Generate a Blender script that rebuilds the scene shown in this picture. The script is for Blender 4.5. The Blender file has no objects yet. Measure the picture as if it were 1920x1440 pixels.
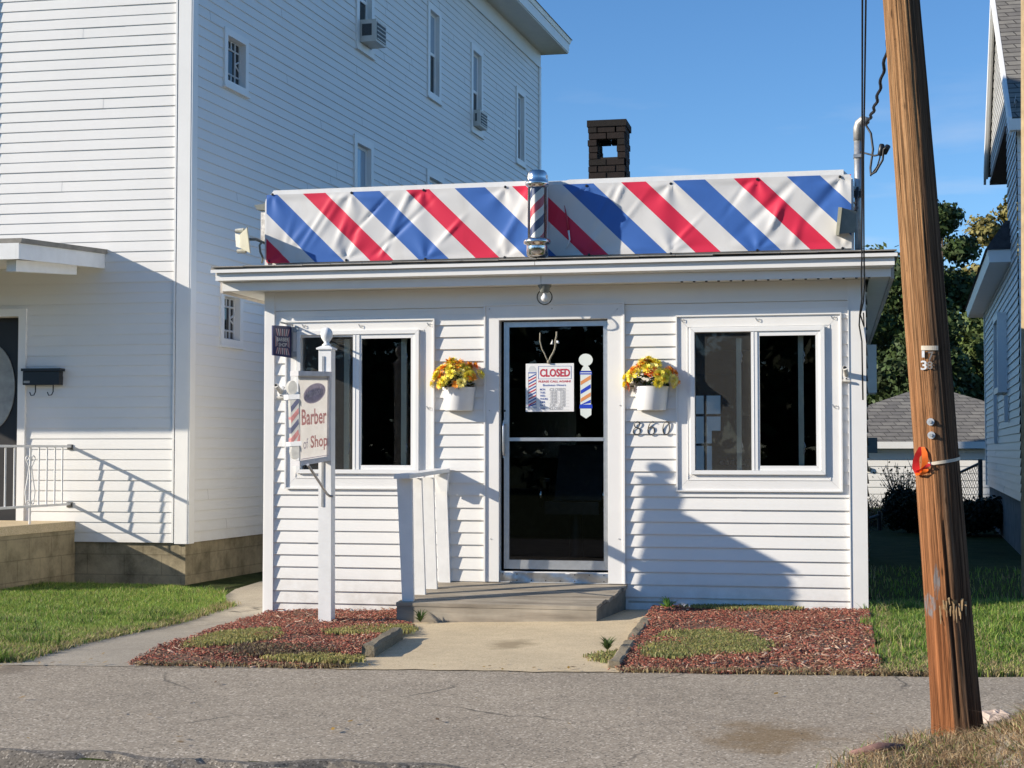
import bpy, math, random
import numpy as np
from mathutils import Vector, Matrix
random.seed(7); rng=np.random.default_rng(7)
R=math.radians
scene=bpy.context.scene; COL=scene.collection
# ------------------------------------------------------------------ camera model (1920x1440 photo pixels)
F=2900.; HOR=845.; YAW=R(11.7); PITCH=math.atan((HOR-720)/F)
CAM=np.array([2.2,-12.3,1.29])
FW=np.array([-math.sin(YAW)*math.cos(PITCH),math.cos(YAW)*math.cos(PITCH),math.sin(PITCH)])
RT=np.array([math.cos(YAW),math.sin(YAW),0.]); UP=np.cross(RT,FW)
def ray(u,v): return FW*F+RT*(u-960)+UP*(720-v)
def atY(u,v,y=0.): r=ray(u,v); return CAM+r*(y-CAM[1])/r[1]
def atZ(u,v,z=0.): r=ray(u,v); return CAM+r*(z-CAM[2])/r[2]
def onp(u,v,O,U,N):
    r=ray(u,v); t=((O-CAM[:2])@N)/(r[:2]@N); p=CAM+r*t
    return ((p[:2]-O)@U, p[2])
def w(u,v,y=0.): p=atY(u,v,y); return p[0],p[2]
# ------------------------------------------------------------------ objects
WL={}
def thing(name,label,cat,loc=(0,0,0),group=None):
    o=bpy.data.objects.new(name,None); o.empty_display_size=.1; COL.objects.link(o); o.location=loc
    WL[o.name]=Vector(loc); o['label']=label; o['category']=cat
    if group: o['group']=group
    return o
def tag(o,label,cat,group=None):
    o['label']=label; o['category']=cat
    if group: o['group']=group
    return o
def put(o,parent):
    o.parent=parent
class MB:
    def __init__(s): s.v=[]; s.f=[]; s.m=[]; s.p=[]
    def add(s,vs,fs,m=0):
        n=len(s.v); s.v+=[tuple(map(float,p)) for p in vs]
        fa=len(s.f)
        for f in fs: s.f.append([i+n for i in f]); s.m.append(m)
        s.p.append((n,len(s.v),fa,len(s.f)))
        return s
    def quad(s,a,b,c,d,m=0): return s.add([a,b,c,d],[(0,1,2,3)],m)
    def box(s,x0,x1,y0,y1,z0,z1,m=0):
        vs=[(x,y,z) for x in (x0,x1) for y in (y0,y1) for z in (z0,z1)]
        return s.add(vs,[(0,1,3,2),(4,6,7,5),(0,4,5,1),(2,3,7,6),(0,2,6,4),(1,5,7,3)],m)
    def hexa(s,b,t,m=0):   # bottom 4 (ccw from above), top 4
        return s.add(list(b)+list(t),[(3,2,1,0),(4,5,6,7),(0,1,5,4),(1,2,6,5),(2,3,7,6),(3,0,4,7)],m)
    def prism(s,poly,d,m=0):   # polygon of 3D points extruded by vector d
        n=len(poly); d=Vector(d); vs=[Vector(p) for p in poly]; vs=vs+[p+d for p in vs]
        fs=[tuple(range(n-1,-1,-1)),tuple(range(n,2*n))]+[(i,(i+1)%n,(i+1)%n+n,i+n) for i in range(n)]
        return s.add(vs,fs,m)
    def tube(s,pts,r,m=0,n=8,cap=True):
        pts=[Vector(p) for p in pts]; rs=r if isinstance(r,(list,tuple)) else [r]*len(pts)
        vs=[];fs=[]
        up0=None
        for i,p in enumerate(pts):
            t=(pts[min(i+1,len(pts)-1)]-pts[max(i-1,0)]).normalized()
            if up0 is None:
                a=Vector((0,0,1)) if abs(t.z)<.9 else Vector((1,0,0)); x=t.cross(a).normalized()
            else:
                x=(up0-t*up0.dot(t)).normalized()
            up0=x; y=t.cross(x)
            for k in range(n):
                an=2*math.pi*k/n; vs.append(p+(x*math.cos(an)+y*math.sin(an))*rs[i])
        for i in range(len(pts)-1):
            for k in range(n): fs.append((i*n+k,i*n+(k+1)%n,(i+1)*n+(k+1)%n,(i+1)*n+k))
        if cap: fs+=[tuple(range(n-1,-1,-1)),tuple(range((len(pts)-1)*n,len(pts)*n))]
        return s.add(vs,fs,m)
    def lathe(s,c,prof,m=0,n=28,axis='z',sx=1,sy=1):
        vs=[];fs=[]
        for r,h in prof:
            for k in range(n):
                a=2*math.pi*k/n; x,y=r*math.cos(a)*sx,r*math.sin(a)*sy
                vs.append((c[0]+x,c[1]+y,c[2]+h) if axis=='z' else ((c[0]+x,c[1]+h,c[2]+y) if axis=='y' else (c[0]+h,c[1]+x,c[2]+y)))
        for i in range(len(prof)-1):
            for k in range(n): fs.append((i*n+k,i*n+(k+1)%n,(i+1)*n+(k+1)%n,(i+1)*n+k))
        fs+=[tuple(range(n-1,-1,-1)),tuple(range((len(prof)-1)*n,len(prof)*n))]
        return s.add(vs,fs,m)
    def text(s,body,O,X,Z,wd,ht,m=0,shear=0.,bold=0.,depth=.0015):
        """flat lettering fitted to wd x ht, lower-left corner O, along X, up Z"""
        cu=bpy.data.curves.new('lettering_curve','FONT'); cu.body=body; cu.size=1; cu.shear=shear; cu.offset=bold; cu.resolution_u=3
        ob=bpy.data.objects.new('lettering_curve',cu); COL.objects.link(ob)
        dg=bpy.context.evaluated_depsgraph_get(); me=bpy.data.meshes.new_from_object(ob.evaluated_get(dg))
        P=[v.co.copy() for v in me.vertices]; fs=[tuple(p.vertices) for p in me.polygons]
        bpy.data.objects.remove(ob); bpy.data.curves.remove(cu); bpy.data.meshes.remove(me)
        x0=min(p.x for p in P);x1=max(p.x for p in P);y0=min(p.y for p in P);y1=max(p.y for p in P)
        O=Vector(O);X=Vector(X);Z=Vector(Z);N=X.cross(Z).normalized()
        vs=[O+X*((p.x-x0)/(x1-x0)*wd)+Z*((p.y-y0)/(y1-y0)*ht)+N*depth for p in P]
        return s.add(vs,fs,m)
    def split(s,name,mats,parent,**k):
        """every add() becomes a part of its own"""
        r=[]
        for (va,vb,fa,fb) in s.p:
            q=MB(); q.v=s.v[va:vb]; q.f=[[i-va for i in f] for f in s.f[fa:fb]]; q.m=s.m[fa:fb]; r.append(q.build(name,mats,parent,**k))
        return r
    def build(s,name,mats,parent=None,smooth=False,loc=None,auto=None):
        me=bpy.data.meshes.new(name)
        L=Vector((0,0,0))
        if parent is not None: L=WL[parent.name]
        elif loc is not None: L=Vector(loc)
        me.from_pydata([tuple(Vector(p)-L) for p in s.v],[],s.f)
        if not isinstance(mats,(list,tuple)): mats=[mats]
        for m in mats: me.materials.append(m)
        if len(mats)>1: me.polygons.foreach_set('material_index',s.m)
        if smooth or auto: me.polygons.foreach_set('use_smooth',[True]*len(me.polygons))
        if auto: me.set_sharp_from_angle(angle=R(auto))
        me.update()
        o=bpy.data.objects.new(name,me); COL.objects.link(o); WL[o.name]=L
        if parent is not None: o.parent=parent
        else: o.location=L
        return o
def npmesh(name,V,Fc,mats,midx=None,loc=(0,0,0),parent=None,smooth=False):
    me=bpy.data.meshes.new(name); k=Fc.shape[1]
    me.vertices.add(len(V)); me.vertices.foreach_set('co',(V-np.array(loc)).astype(np.float32).ravel())
    me.loops.add(Fc.size); me.loops.foreach_set('vertex_index',Fc.astype(np.int32).ravel())
    me.polygons.add(len(Fc)); me.polygons.foreach_set('loop_start',np.arange(0,Fc.size,k,dtype=np.int32))
    me.polygons.foreach_set('loop_total',np.full(len(Fc),k,dtype=np.int32))
    for m in (mats if isinstance(mats,(list,tuple)) else [mats]): me.materials.append(m)
    if midx is not None: me.polygons.foreach_set('material_index',midx.astype(np.int32))
    if smooth: me.polygons.foreach_set('use_smooth',[True]*len(Fc))
    me.update(calc_edges=True); me.validate()
    o=bpy.data.objects.new(name,me); COL.objects.link(o); WL[o.name]=Vector(loc)
    if parent is not None: o.parent=parent
    else: o.location=loc
    return o
# ------------------------------------------------------------------ materials
class NT:
    def __init__(s,name):
        s.mat=bpy.data.materials.new(name); s.mat.use_nodes=True; s.t=s.mat.node_tree; s.n=s.t.nodes; s.l=s.t.links
        s.b=s.n['Principled BSDF']; s.out=s.n['Material Output']
        s._pos=None
    def pos(s):
        if s._pos is None: s._pos=s.n.new('ShaderNodeNewGeometry').outputs['Position']
        return s._pos
    def sep(s,vec):
        k=s.n.new('ShaderNodeSeparateXYZ'); s.l.new(vec,k.inputs[0]); return k.outputs
    def map(s,scale=(1,1,1),rot=(0,0,0),vec=None):
        k=s.n.new('ShaderNodeMapping'); s.l.new(vec or s.pos(),k.inputs[0]); k.inputs['Scale'].default_value=scale; k.inputs['Rotation'].default_value=rot; return k.outputs[0]
    def noise(s,scale,detail=4,rough=.55,vec=None,dist=0.):
        k=s.n.new('ShaderNodeTexNoise'); s.l.new(vec or s.pos(),k.inputs['Vector']); k.inputs['Scale'].default_value=scale
        k.inputs['Detail'].default_value=detail; k.inputs['Roughness'].default_value=rough; k.inputs['Distortion'].default_value=dist; return k.outputs['Fac']
    def vor(s,scale,vec=None,out='Distance'):
        k=s.n.new('ShaderNodeTexVoronoi'); s.l.new(vec or s.pos(),k.inputs['Vector']); k.inputs['Scale'].default_value=scale; return k.outputs[out]
    def ramp(s,fac,stops,interp='LINEAR'):
        k=s.n.new('ShaderNodeValToRGB'); s.l.new(fac,k.inputs[0]); e=k.color_ramp.elements; k.color_ramp.interpolation=interp
        while len(e)<len(stops): e.new(.5)
        for i,(p,c) in enumerate(stops):
            e[i].position=p; e[i].color=(*c,1) if len(c)==3 else c
        return k.outputs[0]
    def math(s,op,a,b=None,c=None):
        k=s.n.new('ShaderNodeMath'); k.operation=op
        for i,x in enumerate((a,b,c)):
            if x is None: continue
            if isinstance(x,(int,float)): k.inputs[i].default_value=x
            else: s.l.new(x,k.inputs[i])
        return k.outputs[0]
    def mix(s,fac,a,b,mode='MIX'):
        k=s.n.new('ShaderNodeMix'); k.data_type='RGBA'; k.blend_type=mode
        for i,x in ((0,fac),(6,a),(7,b)):
            if isinstance(x,(int,float)): k.inputs[i].default_value=x
            elif isinstance(x,tuple): k.inputs[i].default_value=(*x,1)
            else: s.l.new(x,k.inputs[i])
        return k.outputs[2]
    def col(s,c):
        if isinstance(c,tuple): s.b.inputs['Base Color'].default_value=(*c,1)
        else: s.l.new(c,s.b.inputs['Base Color'])
    def bump(s,h,strength=.3,dist=.01):
        k=s.n.new('ShaderNodeBump'); k.inputs['Strength'].default_value=strength; k.inputs['Distance'].default_value=dist
        s.l.new(h,k.inputs['Height']); s.l.new(k.outputs[0],s.b.inputs['Normal'])
    def set(s,rough=.5,metal=0.,spec=.5):
        s.b.inputs['Roughness'].default_value=rough; s.b.inputs['Metallic'].default_value=metal; s.b.inputs['Specular IOR Level'].default_value=spec; return s
def plain(name,c,rough=.5,metal=0.,var=.12,sc=6.,bump=0.,bsc=60.,spec=.5):
    t=NT(name); n=t.noise(sc,5,.6)
    lo=tuple(x*(1-var) for x in c); hi=tuple(min(1,x*(1+var)) for x in c)
    t.col(t.ramp(n,[(.3,lo),(.7,hi)])); t.set(rough,metal,spec)
    if bump: t.bump(t.noise(bsc,4),bump,.006)
    return t.mat
def mat_siding(name,c,dirt=.0,z0=0.):
    t=NT(name); n=t.noise(1.3,5,.6); f=t.noise(1,3,.6,vec=t.map((.5,.5,26)))
    a=t.ramp(n,[(.3,tuple(x*.955 for x in c)),(.7,c)])
    a=t.mix(t.ramp(f,[(.45,(0,0,0)),(.8,(.10,.10,.10))]),a,tuple(x*.75 for x in c))
    # splash-back grime just above the ground
    z=t.sep(t.pos())[2]
    g=t.math('MULTIPLY',t.math('SUBTRACT',1.,t.math('SMOOTH_MIN',t.math('MULTIPLY',t.math('SUBTRACT',z,z0),3.2),1.,.2)),t.ramp(t.noise(7,5,.7),[(.35,(0,0,0)),(.75,(1,1,1))]))
    g=t.math('MULTIPLY',t.math('MAXIMUM',g,0.),dirt)
    a=t.mix(g,a,(.32,.27,.2))
    t.col(a); t.set(.42,0,.35); t.bump(t.noise(1,3,.5,vec=t.map((3,3,.7))),.10,.02); return t.mat
M={}
WHITE=(.80,.79,.765)
M['siding']=mat_siding('white_vinyl_siding',WHITE,.55,0.02)
M['house_siding']=mat_siding('white_house_siding',(.775,.765,.745),.25,.3)
M['trim']=plain('white_trim_paint',(.80,.79,.77),.4,var=.03,sc=3,spec=.35)
M['painted']=plain('white_painted_wood',(.78,.78,.77),.45,var=.05,sc=9,bump=.12,bsc=40,spec=.35)
M['vinyl']=plain('white_window_vinyl',(.82,.82,.81),.32,var=.02,sc=4,spec=.4)
M['soffit']=plain('cream_soffit',(.74,.72,.67),.5,var=.04,sc=4)
M['alu']=plain('brushed_aluminium',(.62,.63,.63),.38,.85,var=.08,sc=20)
M['sill']=plain('dented_sill_metal',(.50,.51,.52),.33,.9,var=.2,sc=14,bump=.6,bsc=18)
M['chrome']=plain('worn_chrome',(.72,.70,.68),.16,1.,var=.15,sc=18,bump=.1,bsc=30)
M['steel']=plain('galvanised_steel',(.46,.46,.45),.45,.7,var=.2,sc=25)
M['black']=plain('black_metal',(.012,.012,.013),.4,var=.2)
M['cable']=plain('black_cable',(.012,.013,.016),.5,var=.2)
M['dark']=plain('dark_void',(.01,.01,.011),.8,var=.1,spec=.1)
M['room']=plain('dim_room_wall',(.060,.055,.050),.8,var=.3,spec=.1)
M['jamb']=plain('pale_green_sash',(.52,.55,.45),.5,var=.08,sc=12)
M['bronze']=plain('grey_digits',(.10,.095,.085),.4,.4,var=.3,sc=60)
M['beige']=plain('beige_lamp_housing',(.40,.38,.28),.5,var=.12,sc=16)
M['grey_lamp']=plain('grey_lamp_housing',(.17,.18,.16),.5,var=.15,sc=16)
M['pot']=plain('white_plastic',(.80,.80,.80),.35,var=.03,sc=8,spec=.4)
M['yellow']=plain('yellow_petals',(.92,.72,.08),.6,var=.25,sc=60)
M['orange']=plain('orange_petals',(.86,.29,.02),.6,var=.3,sc=60)
M['rust_petal']=plain('red_orange_petals',(.82,.16,.02),.6,var=.3,sc=60)
M['pale_petal']=plain('pale_yellow_petals',(.86,.74,.22),.6,var=.2,sc=60)
M['leaf_in']=plain('dark_green_leaf',(.03,.055,.015),.6,var=.3,sc=40)
M['paper']=plain('white_card',(.80,.80,.80),.5,var=.02,spec=.3)
M['ink_red']=plain('red_ink',(.52,.03,.06),.5,var=.06)
M['ink_blue']=plain('blue_ink',(.04,.10,.38),.5,var=.06)
M['ink_grey']=plain('grey_pen',(.18,.19,.22),.6,var=.2)
M['decal_orange']=plain('orange_decal',(.66,.27,.10),.4,var=.04)
M['decal_blue']=plain('blue_decal',(.02,.055,.48),.4,var=.04)
M['decal_pale']=plain('pale_decal',(.68,.73,.70),.4,var=.03)
M['navy']=plain('navy_enamel',(.035,.035,.11),.35,var=.1)
M['faded_red']=plain('faded_red_paint',(.48,.20,.19),.6,var=.28,sc=30)
M['faded_purple']=plain('faded_purple_paint',(.26,.22,.32),.6,var=.3,sc=30)
M['faded_pink']=plain('faded_pink_paint',(.60,.36,.36),.5,var=.15,sc=30)
t=NT('aged_sign_face'); a=t.ramp(t.noise(7,5,.6),[(.3,(.52,.49,.46)),(.7,(.62,.595,.57))]); t.col(a); t.set(.5,0,.3)
tl=t.n.new('ShaderNodeBsdfTranslucent'); t.l.new(a,tl.inputs[0]); mx=t.n.new('ShaderNodeMixShader'); mx.inputs[0].default_value=.55; t.l.new(t.b.outputs[0],mx.inputs[1]); t.l.new(tl.outputs[0],mx.inputs[2]); t.l.new(mx.outputs[0],t.out.inputs[0]); M['sign_face']=t.mat
def tmat(name,c):
    t=NT(name); a=t.ramp(t.noise(30,4,.6),[(.3,tuple(x*.8 for x in c)),(.7,tuple(min(1,x*1.2) for x in c))]); t.col(a); t.set(.6,0,.2)
    tl=t.n.new('ShaderNodeBsdfTranslucent'); t.l.new(a,tl.inputs[0]); mx=t.n.new('ShaderNodeMixShader'); mx.inputs[0].default_value=.55; t.l.new(t.b.outputs[0],mx.inputs[1]); t.l.new(tl.outputs[0],mx.inputs[2]); t.l.new(mx.outputs[0],t.out.inputs[0]); return t.mat
M['let_red']=tmat('faded_red_lettering',(.68,.36,.35)); M['let_purple']=tmat('faded_purple_oval',(.40,.36,.45)); M['let_lilac']=tmat('faded_lilac_oval',(.52,.48,.56)); M['let_pale']=tmat('pale_script_lettering',(.75,.72,.72))
M['ribbon_red']=plain('red_flagging_tape',(.62,.03,.03),.4,var=.15,sc=30)
M['ribbon_orange']=plain('orange_flagging_tape',(.85,.16,.015),.4,var=.15,sc=30)
M['strap']=plain('cream_strap',(.62,.55,.44),.6,var=.1,sc=30)
M['ac']=plain('beige_air_conditioner',(.60,.59,.55),.5,var=.06)
M['acgrille']=plain('dark_grille',(.06,.065,.07),.6,var=.3,sc=80)
M['lead']=plain('silver_lead_came',(.55,.56,.56),.5,var=.1)
M['rail']=plain('white_iron',(.70,.70,.70),.45,var=.05)
M['curtain']=plain('grey_door_panel',(.33,.34,.33),.6,var=.2,sc=10)
M['stem']=plain('dry_stem',(.20,.14,.10),.8,var=.3,sc=20)
def mat_glass(name,refl=1.,tint=(1,1,1)):
    t=NT(name); t.n.remove(t.b)
    fr=t.n.new('ShaderNodeFresnel'); fr.inputs[0].default_value=1.45
    tr=t.n.new('ShaderNodeBsdfTransparent'); tr.inputs[0].default_value=(*tint,1)
    gl=t.n.new('ShaderNodeBsdfGlossy'); gl.inputs['Roughness'].default_value=.01; gl.inputs[0].default_value=(refl,refl,refl,1)
    mx=t.n.new('ShaderNodeMixShader'); t.l.new(fr.outputs[0],mx.inputs[0]); t.l.new(tr.outputs[0],mx.inputs[1]); t.l.new(gl.outputs[0],mx.inputs[2]); t.l.new(mx.outputs[0],t.out.inputs[0]); return t.mat
M['glass']=mat_glass('window_glass',1.,(.9,.92,.91))
M['bulb']=mat_glass('clear_glass_globe',1.,(.97,.97,.97)); M['bulb'].node_tree.nodes['Fresnel'].inputs[0].default_value=1.16
def mat_screen(name,op=.105,c=(.33,.33,.32)):
    t=NT(name); t.n.remove(t.b)
    tr=t.n.new('ShaderNodeBsdfTransparent'); d=t.n.new('ShaderNodeBsdfDiffuse'); d.inputs[0].default_value=(*c,1)
    mx=t.n.new('ShaderNodeMixShader'); mx.inputs[0].default_value=op; t.l.new(tr.outputs[0],mx.inputs[1]); t.l.new(d.outputs[0],mx.inputs[2]); t.l.new(mx.outputs[0],t.out.inputs[0]); return t.mat
M['screen']=mat_screen('insect_screen')
M['link']=plain('chain_link_wire',(.05,.055,.06),.5,.5,var=.2)
t=NT('dark_pane'); t.col((.014,.016,.018)); t.set(.03,0,.5); M['pane']=t.mat
t=NT('painted_sky_pane'); t.col((.34,.42,.50)); t.set(.04,0,.6); M['pane_sky_painted']=t.mat  # sky reflection of the upper panes painted as a bluish base colour
def mat_speckle(name,base,lo,hi,scale=130,blot=(.88,1.08),stain=None,bump=.5,cracks=False):
    t=NT(name); v=t.vor(scale,out='Color'); g=t.n.new('ShaderNodeRGBToBW'); t.l.new(v,g.inputs[0])
    a=t.ramp(g.outputs[0],[(.12,lo),(.35,base),(.7,base),(.93,hi)])
    b=t.noise(.9,6,.65); a=t.mix(1.,a,t.ramp(b,[(.3,(blot[0],)*3),(.7,(blot[1],)*3)]),'MULTIPLY')
    b2=t.noise(9,4,.6); a=t.mix(.5,a,t.ramp(b2,[(.3,(.85,.85,.85)),(.7,(1.1,1.1,1.1))]),'MULTIPLY')
    for (x,y,r,c) in (stain or []):
        s=t.sep(t.pos()); dx=t.math('SUBTRACT',s[0],x); dy=t.math('SUBTRACT',s[1],y)
        d=t.math('SQRT',t.math('ADD',t.math('MULTIPLY',dx,dx),t.math('MULTIPLY',dy,t.math('MULTIPLY',dy,.5))))
        d=t.math('ADD',d,t.math('MULTIPLY',t.math('SUBTRACT',t.noise(5,5,.7),.5),r*2.2))
        a=t.mix(t.ramp(t.math('DIVIDE',d,r),[(.35,(.7,.7,.7)),(1.,(0,0,0))]),a,c)
    if cracks:
        k=t.n.new('ShaderNodeTexVoronoi'); k.feature='DISTANCE_TO_EDGE'; k.inputs['Scale'].default_value=.55
        wv=t.n.new('ShaderNodeVectorMath'); wv.operation='ADD'; nz=t.n.new('ShaderNodeTexNoise'); nz.inputs['Scale'].default_value=3; nz.inputs['Detail'].default_value=6
        sc=t.n.new('ShaderNodeVectorMath'); sc.operation='SCALE'; sc.inputs[3].default_value=.35; t.l.new(t.pos(),nz.inputs['Vector']); t.l.new(nz.outputs['Color'],sc.inputs[0]); t.l.new(t.pos(),wv.inputs[0]); t.l.new(sc.outputs[0],wv.inputs[1]); t.l.new(wv.outputs[0],k.inputs['Vector'])
        cr=t.ramp(k.outputs['Distance'],[(.0,(1,1,1)),(.010,(0,0,0))]); cr2=t.math('MULTIPLY',cr,t.ramp(t.noise(.8,2),[(.5,(0,0,0)),(.6,(.8,.8,.8))]))
        a=t.mix(cr2,a,(.03,.028,.025))
    t.col(a); t.set(.85,0,.3); t.bump(g.outputs[0],bump,.006); return t.mat
# ------------------------------------------------------------------ sun, sky, camera
S=np.array([2.35,1.,-1.005]); EL=math.atan(1.005/math.hypot(2.35,1)); AZ=math.atan2(-2.35,-1.)
wd=bpy.data.worlds.new('World'); scene.world=wd; wd.use_nodes=True; nt=wd.node_tree
sky=nt.nodes.new('ShaderNodeTexSky'); sky.sky_type='NISHITA'; sky.sun_disc=False; sky.sun_elevation=EL; sky.sun_rotation=AZ%(2*math.pi)
sky.altitude=300; sky.air_density=.9; sky.dust_density=.0; sky.ozone_density=4.5
bg=nt.nodes['Background']; hs_=nt.nodes.new('ShaderNodeHueSaturation'); hs_.inputs['Saturation'].default_value=1.10; nt.links.new(sky.outputs[0],hs_.inputs['Color']); tc=nt.nodes.new('ShaderNodeTexCoord'); mp=nt.nodes.new('ShaderNodeMapping'); mp.inputs['Scale'].default_value=(3,3,16); nt.links.new(tc.outputs['Generated'],mp.inputs[0]); cn=nt.nodes.new('ShaderNodeTexNoise'); cn.inputs['Scale'].default_value=2.2; cn.inputs['Detail'].default_value=7; nt.links.new(mp.outputs[0],cn.inputs['Vector'])
cr_=nt.nodes.new('ShaderNodeValToRGB'); cr_.color_ramp.elements[0].position=.56; cr_.color_ramp.elements[1].position=.80; cr_.color_ramp.elements[1].color=(.5,.5,.5,1); nt.links.new(cn.outputs['Fac'],cr_.inputs[0])
sz_=nt.nodes.new('ShaderNodeSeparateXYZ'); nt.links.new(tc.outputs['Generated'],sz_.inputs[0]); er=nt.nodes.new('ShaderNodeValToRGB'); er.color_ramp.elements[0].position=.10; er.color_ramp.elements[0].color=(1,1,1,1); er.color_ramp.elements[1].position=.26; er.color_ramp.elements[1].color=(0,0,0,1); nt.links.new(sz_.outputs[2],er.inputs[0])
mu=nt.nodes.new('ShaderNodeMath'); mu.operation='MULTIPLY'; nt.links.new(cr_.outputs[0],mu.inputs[0]); nt.links.new(er.outputs[0],mu.inputs[1]); cm=nt.nodes.new('ShaderNodeMix'); cm.data_type='RGBA'; nt.links.new(mu.outputs[0],cm.inputs[0]); nt.links.new(hs_.outputs[0],cm.inputs[6]); cm.inputs[7].default_value=(5.,5.,5.2,1); nt.links.new(cm.outputs[2],bg.inputs[0]); bg.inputs[1].default_value=.118
sl=bpy.data.lights.new('sun','SUN'); sl.energy=4.9; sl.angle=R(.53); sl.color=(1.,.90,.75); so=bpy.data.objects.new('sun',sl); COL.objects.link(so)
so.location=(-20,-10,9); so.rotation_euler=Vector(S).to_track_quat('-Z','Y').to_euler()
cd=bpy.data.cameras.new('camera'); cd.sensor_width=36; cd.lens=36*F/1920; cd.clip_end=5000; cd.clip_start=.05
co=bpy.data.objects.new('camera',cd); COL.objects.link(co)
mw=Matrix.Identity(4)
for i in range(3): mw[i][0]=RT[i]; mw[i][1]=UP[i]; mw[i][2]=-FW[i]; mw[i][3]=CAM[i]
co.matrix_world=mw; scene.camera=co
scene.view_settings.view_transform='Standard'; scene.view_settings.look='None'; scene.view_settings.exposure=.58; scene.view_settings.gamma=1
scene.cycles.max_bounces=8; scene.cycles.transparent_max_bounces=16
# ------------------------------------------------------------------ ground
def sm(x,a,b): k=np.clip((x-a)/(b-a),0,1); return k*k*(3-2*k)
def roadY(x): return -3.43+.115*np.asarray(x,dtype=float)
def kerbY(x): return -6.185+.03*np.asarray(x,dtype=float)
def G(x,y):
    x=np.asarray(x,dtype=float); y=np.asarray(y,dtype=float)
    g=np.clip(.032*x,-.085,.030)*sm(y,-3.0,-.3)
    g=g+.24*np.exp(-(((x-3.22)/.27)**2+((y+5.45)/.6)**2))       # earth mound right of the pole
    g=g+.035*np.exp(-(((x-2.6)/.4)**2+((y+5.45)/.4)**2))
    g=g-.16*sm(-(y-kerbY(x)),0.,.18)
    return g
def Gs(x,y): return float(G(x,y))
def nonuni(lo,hi,fine,step,far):
    a=list(np.arange(fine[0],fine[1],step)); l=[];d=step;x=fine[0]
    while x>lo: d*=1.35; x-=d; l.append(max(x,lo))
    r=[];d=step;x=fine[1]
    while x<hi: d*=1.35; r.append(min(x,hi)); x+=d
    return np.array(l[::-1]+a+r+[hi])
xs=nonuni(-900,900,(-7,6.5),.12,0); ys=nonuni(-900,900,(-8,4),.12,0)
X,Y=np.meshgrid(xs,ys); Z=G(X,Y)-.012
Z=Z+np.where((np.abs(X)<6)&(Y>-8),0,0)
nx=len(xs); idx=np.arange(len(ys)*nx).reshape(len(ys),nx)
Fc=np.stack([idx[:-1,:-1],idx[:-1,1:],idx[1:,1:],idx[1:,:-1]],-1).reshape(-1,4)
t=NT('soil_and_turf'); n=t.noise(3.,7,.7); t.col(t.ramp(n,[(.3,(.022,.030,.010)),(.55,(.045,.060,.018)),(.75,(.075,.065,.035))])); t.set(.95,0,.1); t.bump(t.noise(40,4),.6,.03)
gr=npmesh('ground',np.stack([X.ravel(),Y.ravel(),Z.ravel()],1),Fc,t.mat,smooth=True); gr['kind']='structure'
def sheet(name,poly,off,mat,res=.06,extra=None):
    """ground-following sheet: polygon filled by a clipped grid"""
    import bmesh
    bm=bmesh.new(); P=np.array(poly); x0,y0=P.min(0);x1,y1=P.max(0)
    f=bm.faces.new([bm.verts.new((p[0],p[1],0)) for p in poly])
    if f.normal.z<0 or True: bmesh.ops.recalc_face_normals(bm,faces=bm.faces)
    for a,lo,hi in ((0,x0,x1),(1,y0,y1)):
        for c in np.arange(lo+res,hi,res):
            no=(1,0,0) if a==0 else (0,1,0); coo=(c,0,0) if a==0 else (0,c,0)
            bmesh.ops.bisect_plane(bm,geom=list(bm.verts)+list(bm.edges)+list(bm.faces),plane_co=coo,plane_no=no)
    for v in bm.verts:
        e=extra(v.co.x,v.co.y) if extra else 0.
        v.co.z=Gs(v.co.x,v.co.y)+off+e
    for f in bm.faces:
        f.normal_update()
        if f.normal.z<0: f.normal_flip()
    me=bpy.data.meshes.new(name); bm.to_mesh(me); bm.free(); me.materials.append(mat)
    me.polygons.foreach_set('use_smooth',[True]*len(me.polygons))
    o=bpy.data.objects.new(name,me); COL.objects.link(o); WL[o.name]=Vector((0,0,0)); return o
ASPH=mat_speckle('aged_asphalt',(.355,.298,.226),(.155,.13,.10),(.69,.60,.48),105,(.84,1.12),stain=[(1.9,-5.2,.34,(.20,.13,.055)),(-2.6,-3.85,.25,(.17,.13,.09))],bump=.55,cracks=True)
def rj(x): return 0.03*math.sin(x*9.1)*math.sin(x*3.3)+.02*math.sin(x*23)
edge=[(x,roadY(x)+rj(x)) for x in np.arange(-9,9.01,.15)]; kedge=[(x,kerbY(x)+.05*math.sin(x*4.7)+.03*math.sin(x*13)) for x in np.arange(9,-9.01,-.15)]
o=sheet('pavement',edge+kedge,.004,ASPH,.25); o['kind']='structure'
# broken kerb lip and gutter
KM=mat_speckle('dark_broken_asphalt',(.165,.145,.120),(.07,.06,.05),(.40,.355,.30),120,(.65,1.25),bump=1.)
mb=MB(); xs2=np.arange(-4,4,.05); prof=[(.05,.0),(-.01,.003),(-.045,-.02),(-.085,-.075),(-.16,-.115),(-.45,-.14)]
rows=[]
for x in xs2:
    yb=float(kerbY(x))+.05*math.sin(x*4.7)+.03*math.sin(x*13); row=[]
    gap=.014*math.exp(-(((x+.1*math.sin(x*3))%.83-.4)/.018)**2)
    for j,(a,b) in enumerate(prof):
        row.append((x,yb+a+random.uniform(-.005,.005),b+random.uniform(-.005,.005)*(j>0)-gap*(0<j<4)+.006))
    rows.append(row)
n=len(prof); vs=[p for r in rows for p in r]; fs=[(i*n+j,(i+1)*n+j,(i+1)*n+j+1,i*n+j+1) for i in range(len(rows)-1) for j in range(n-1)]
mb.add(vs,fs); o=mb.build('kerb',KM); o['kind']='structure'
o=sheet('gutter',[(-9,-12),(9,-12)]+[(x,float(kerbY(x))-.06) for x in np.arange(9,-9.01,-.3)],.010,KM,.4,lambda x,y:.03); o['kind']='structure'
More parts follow.
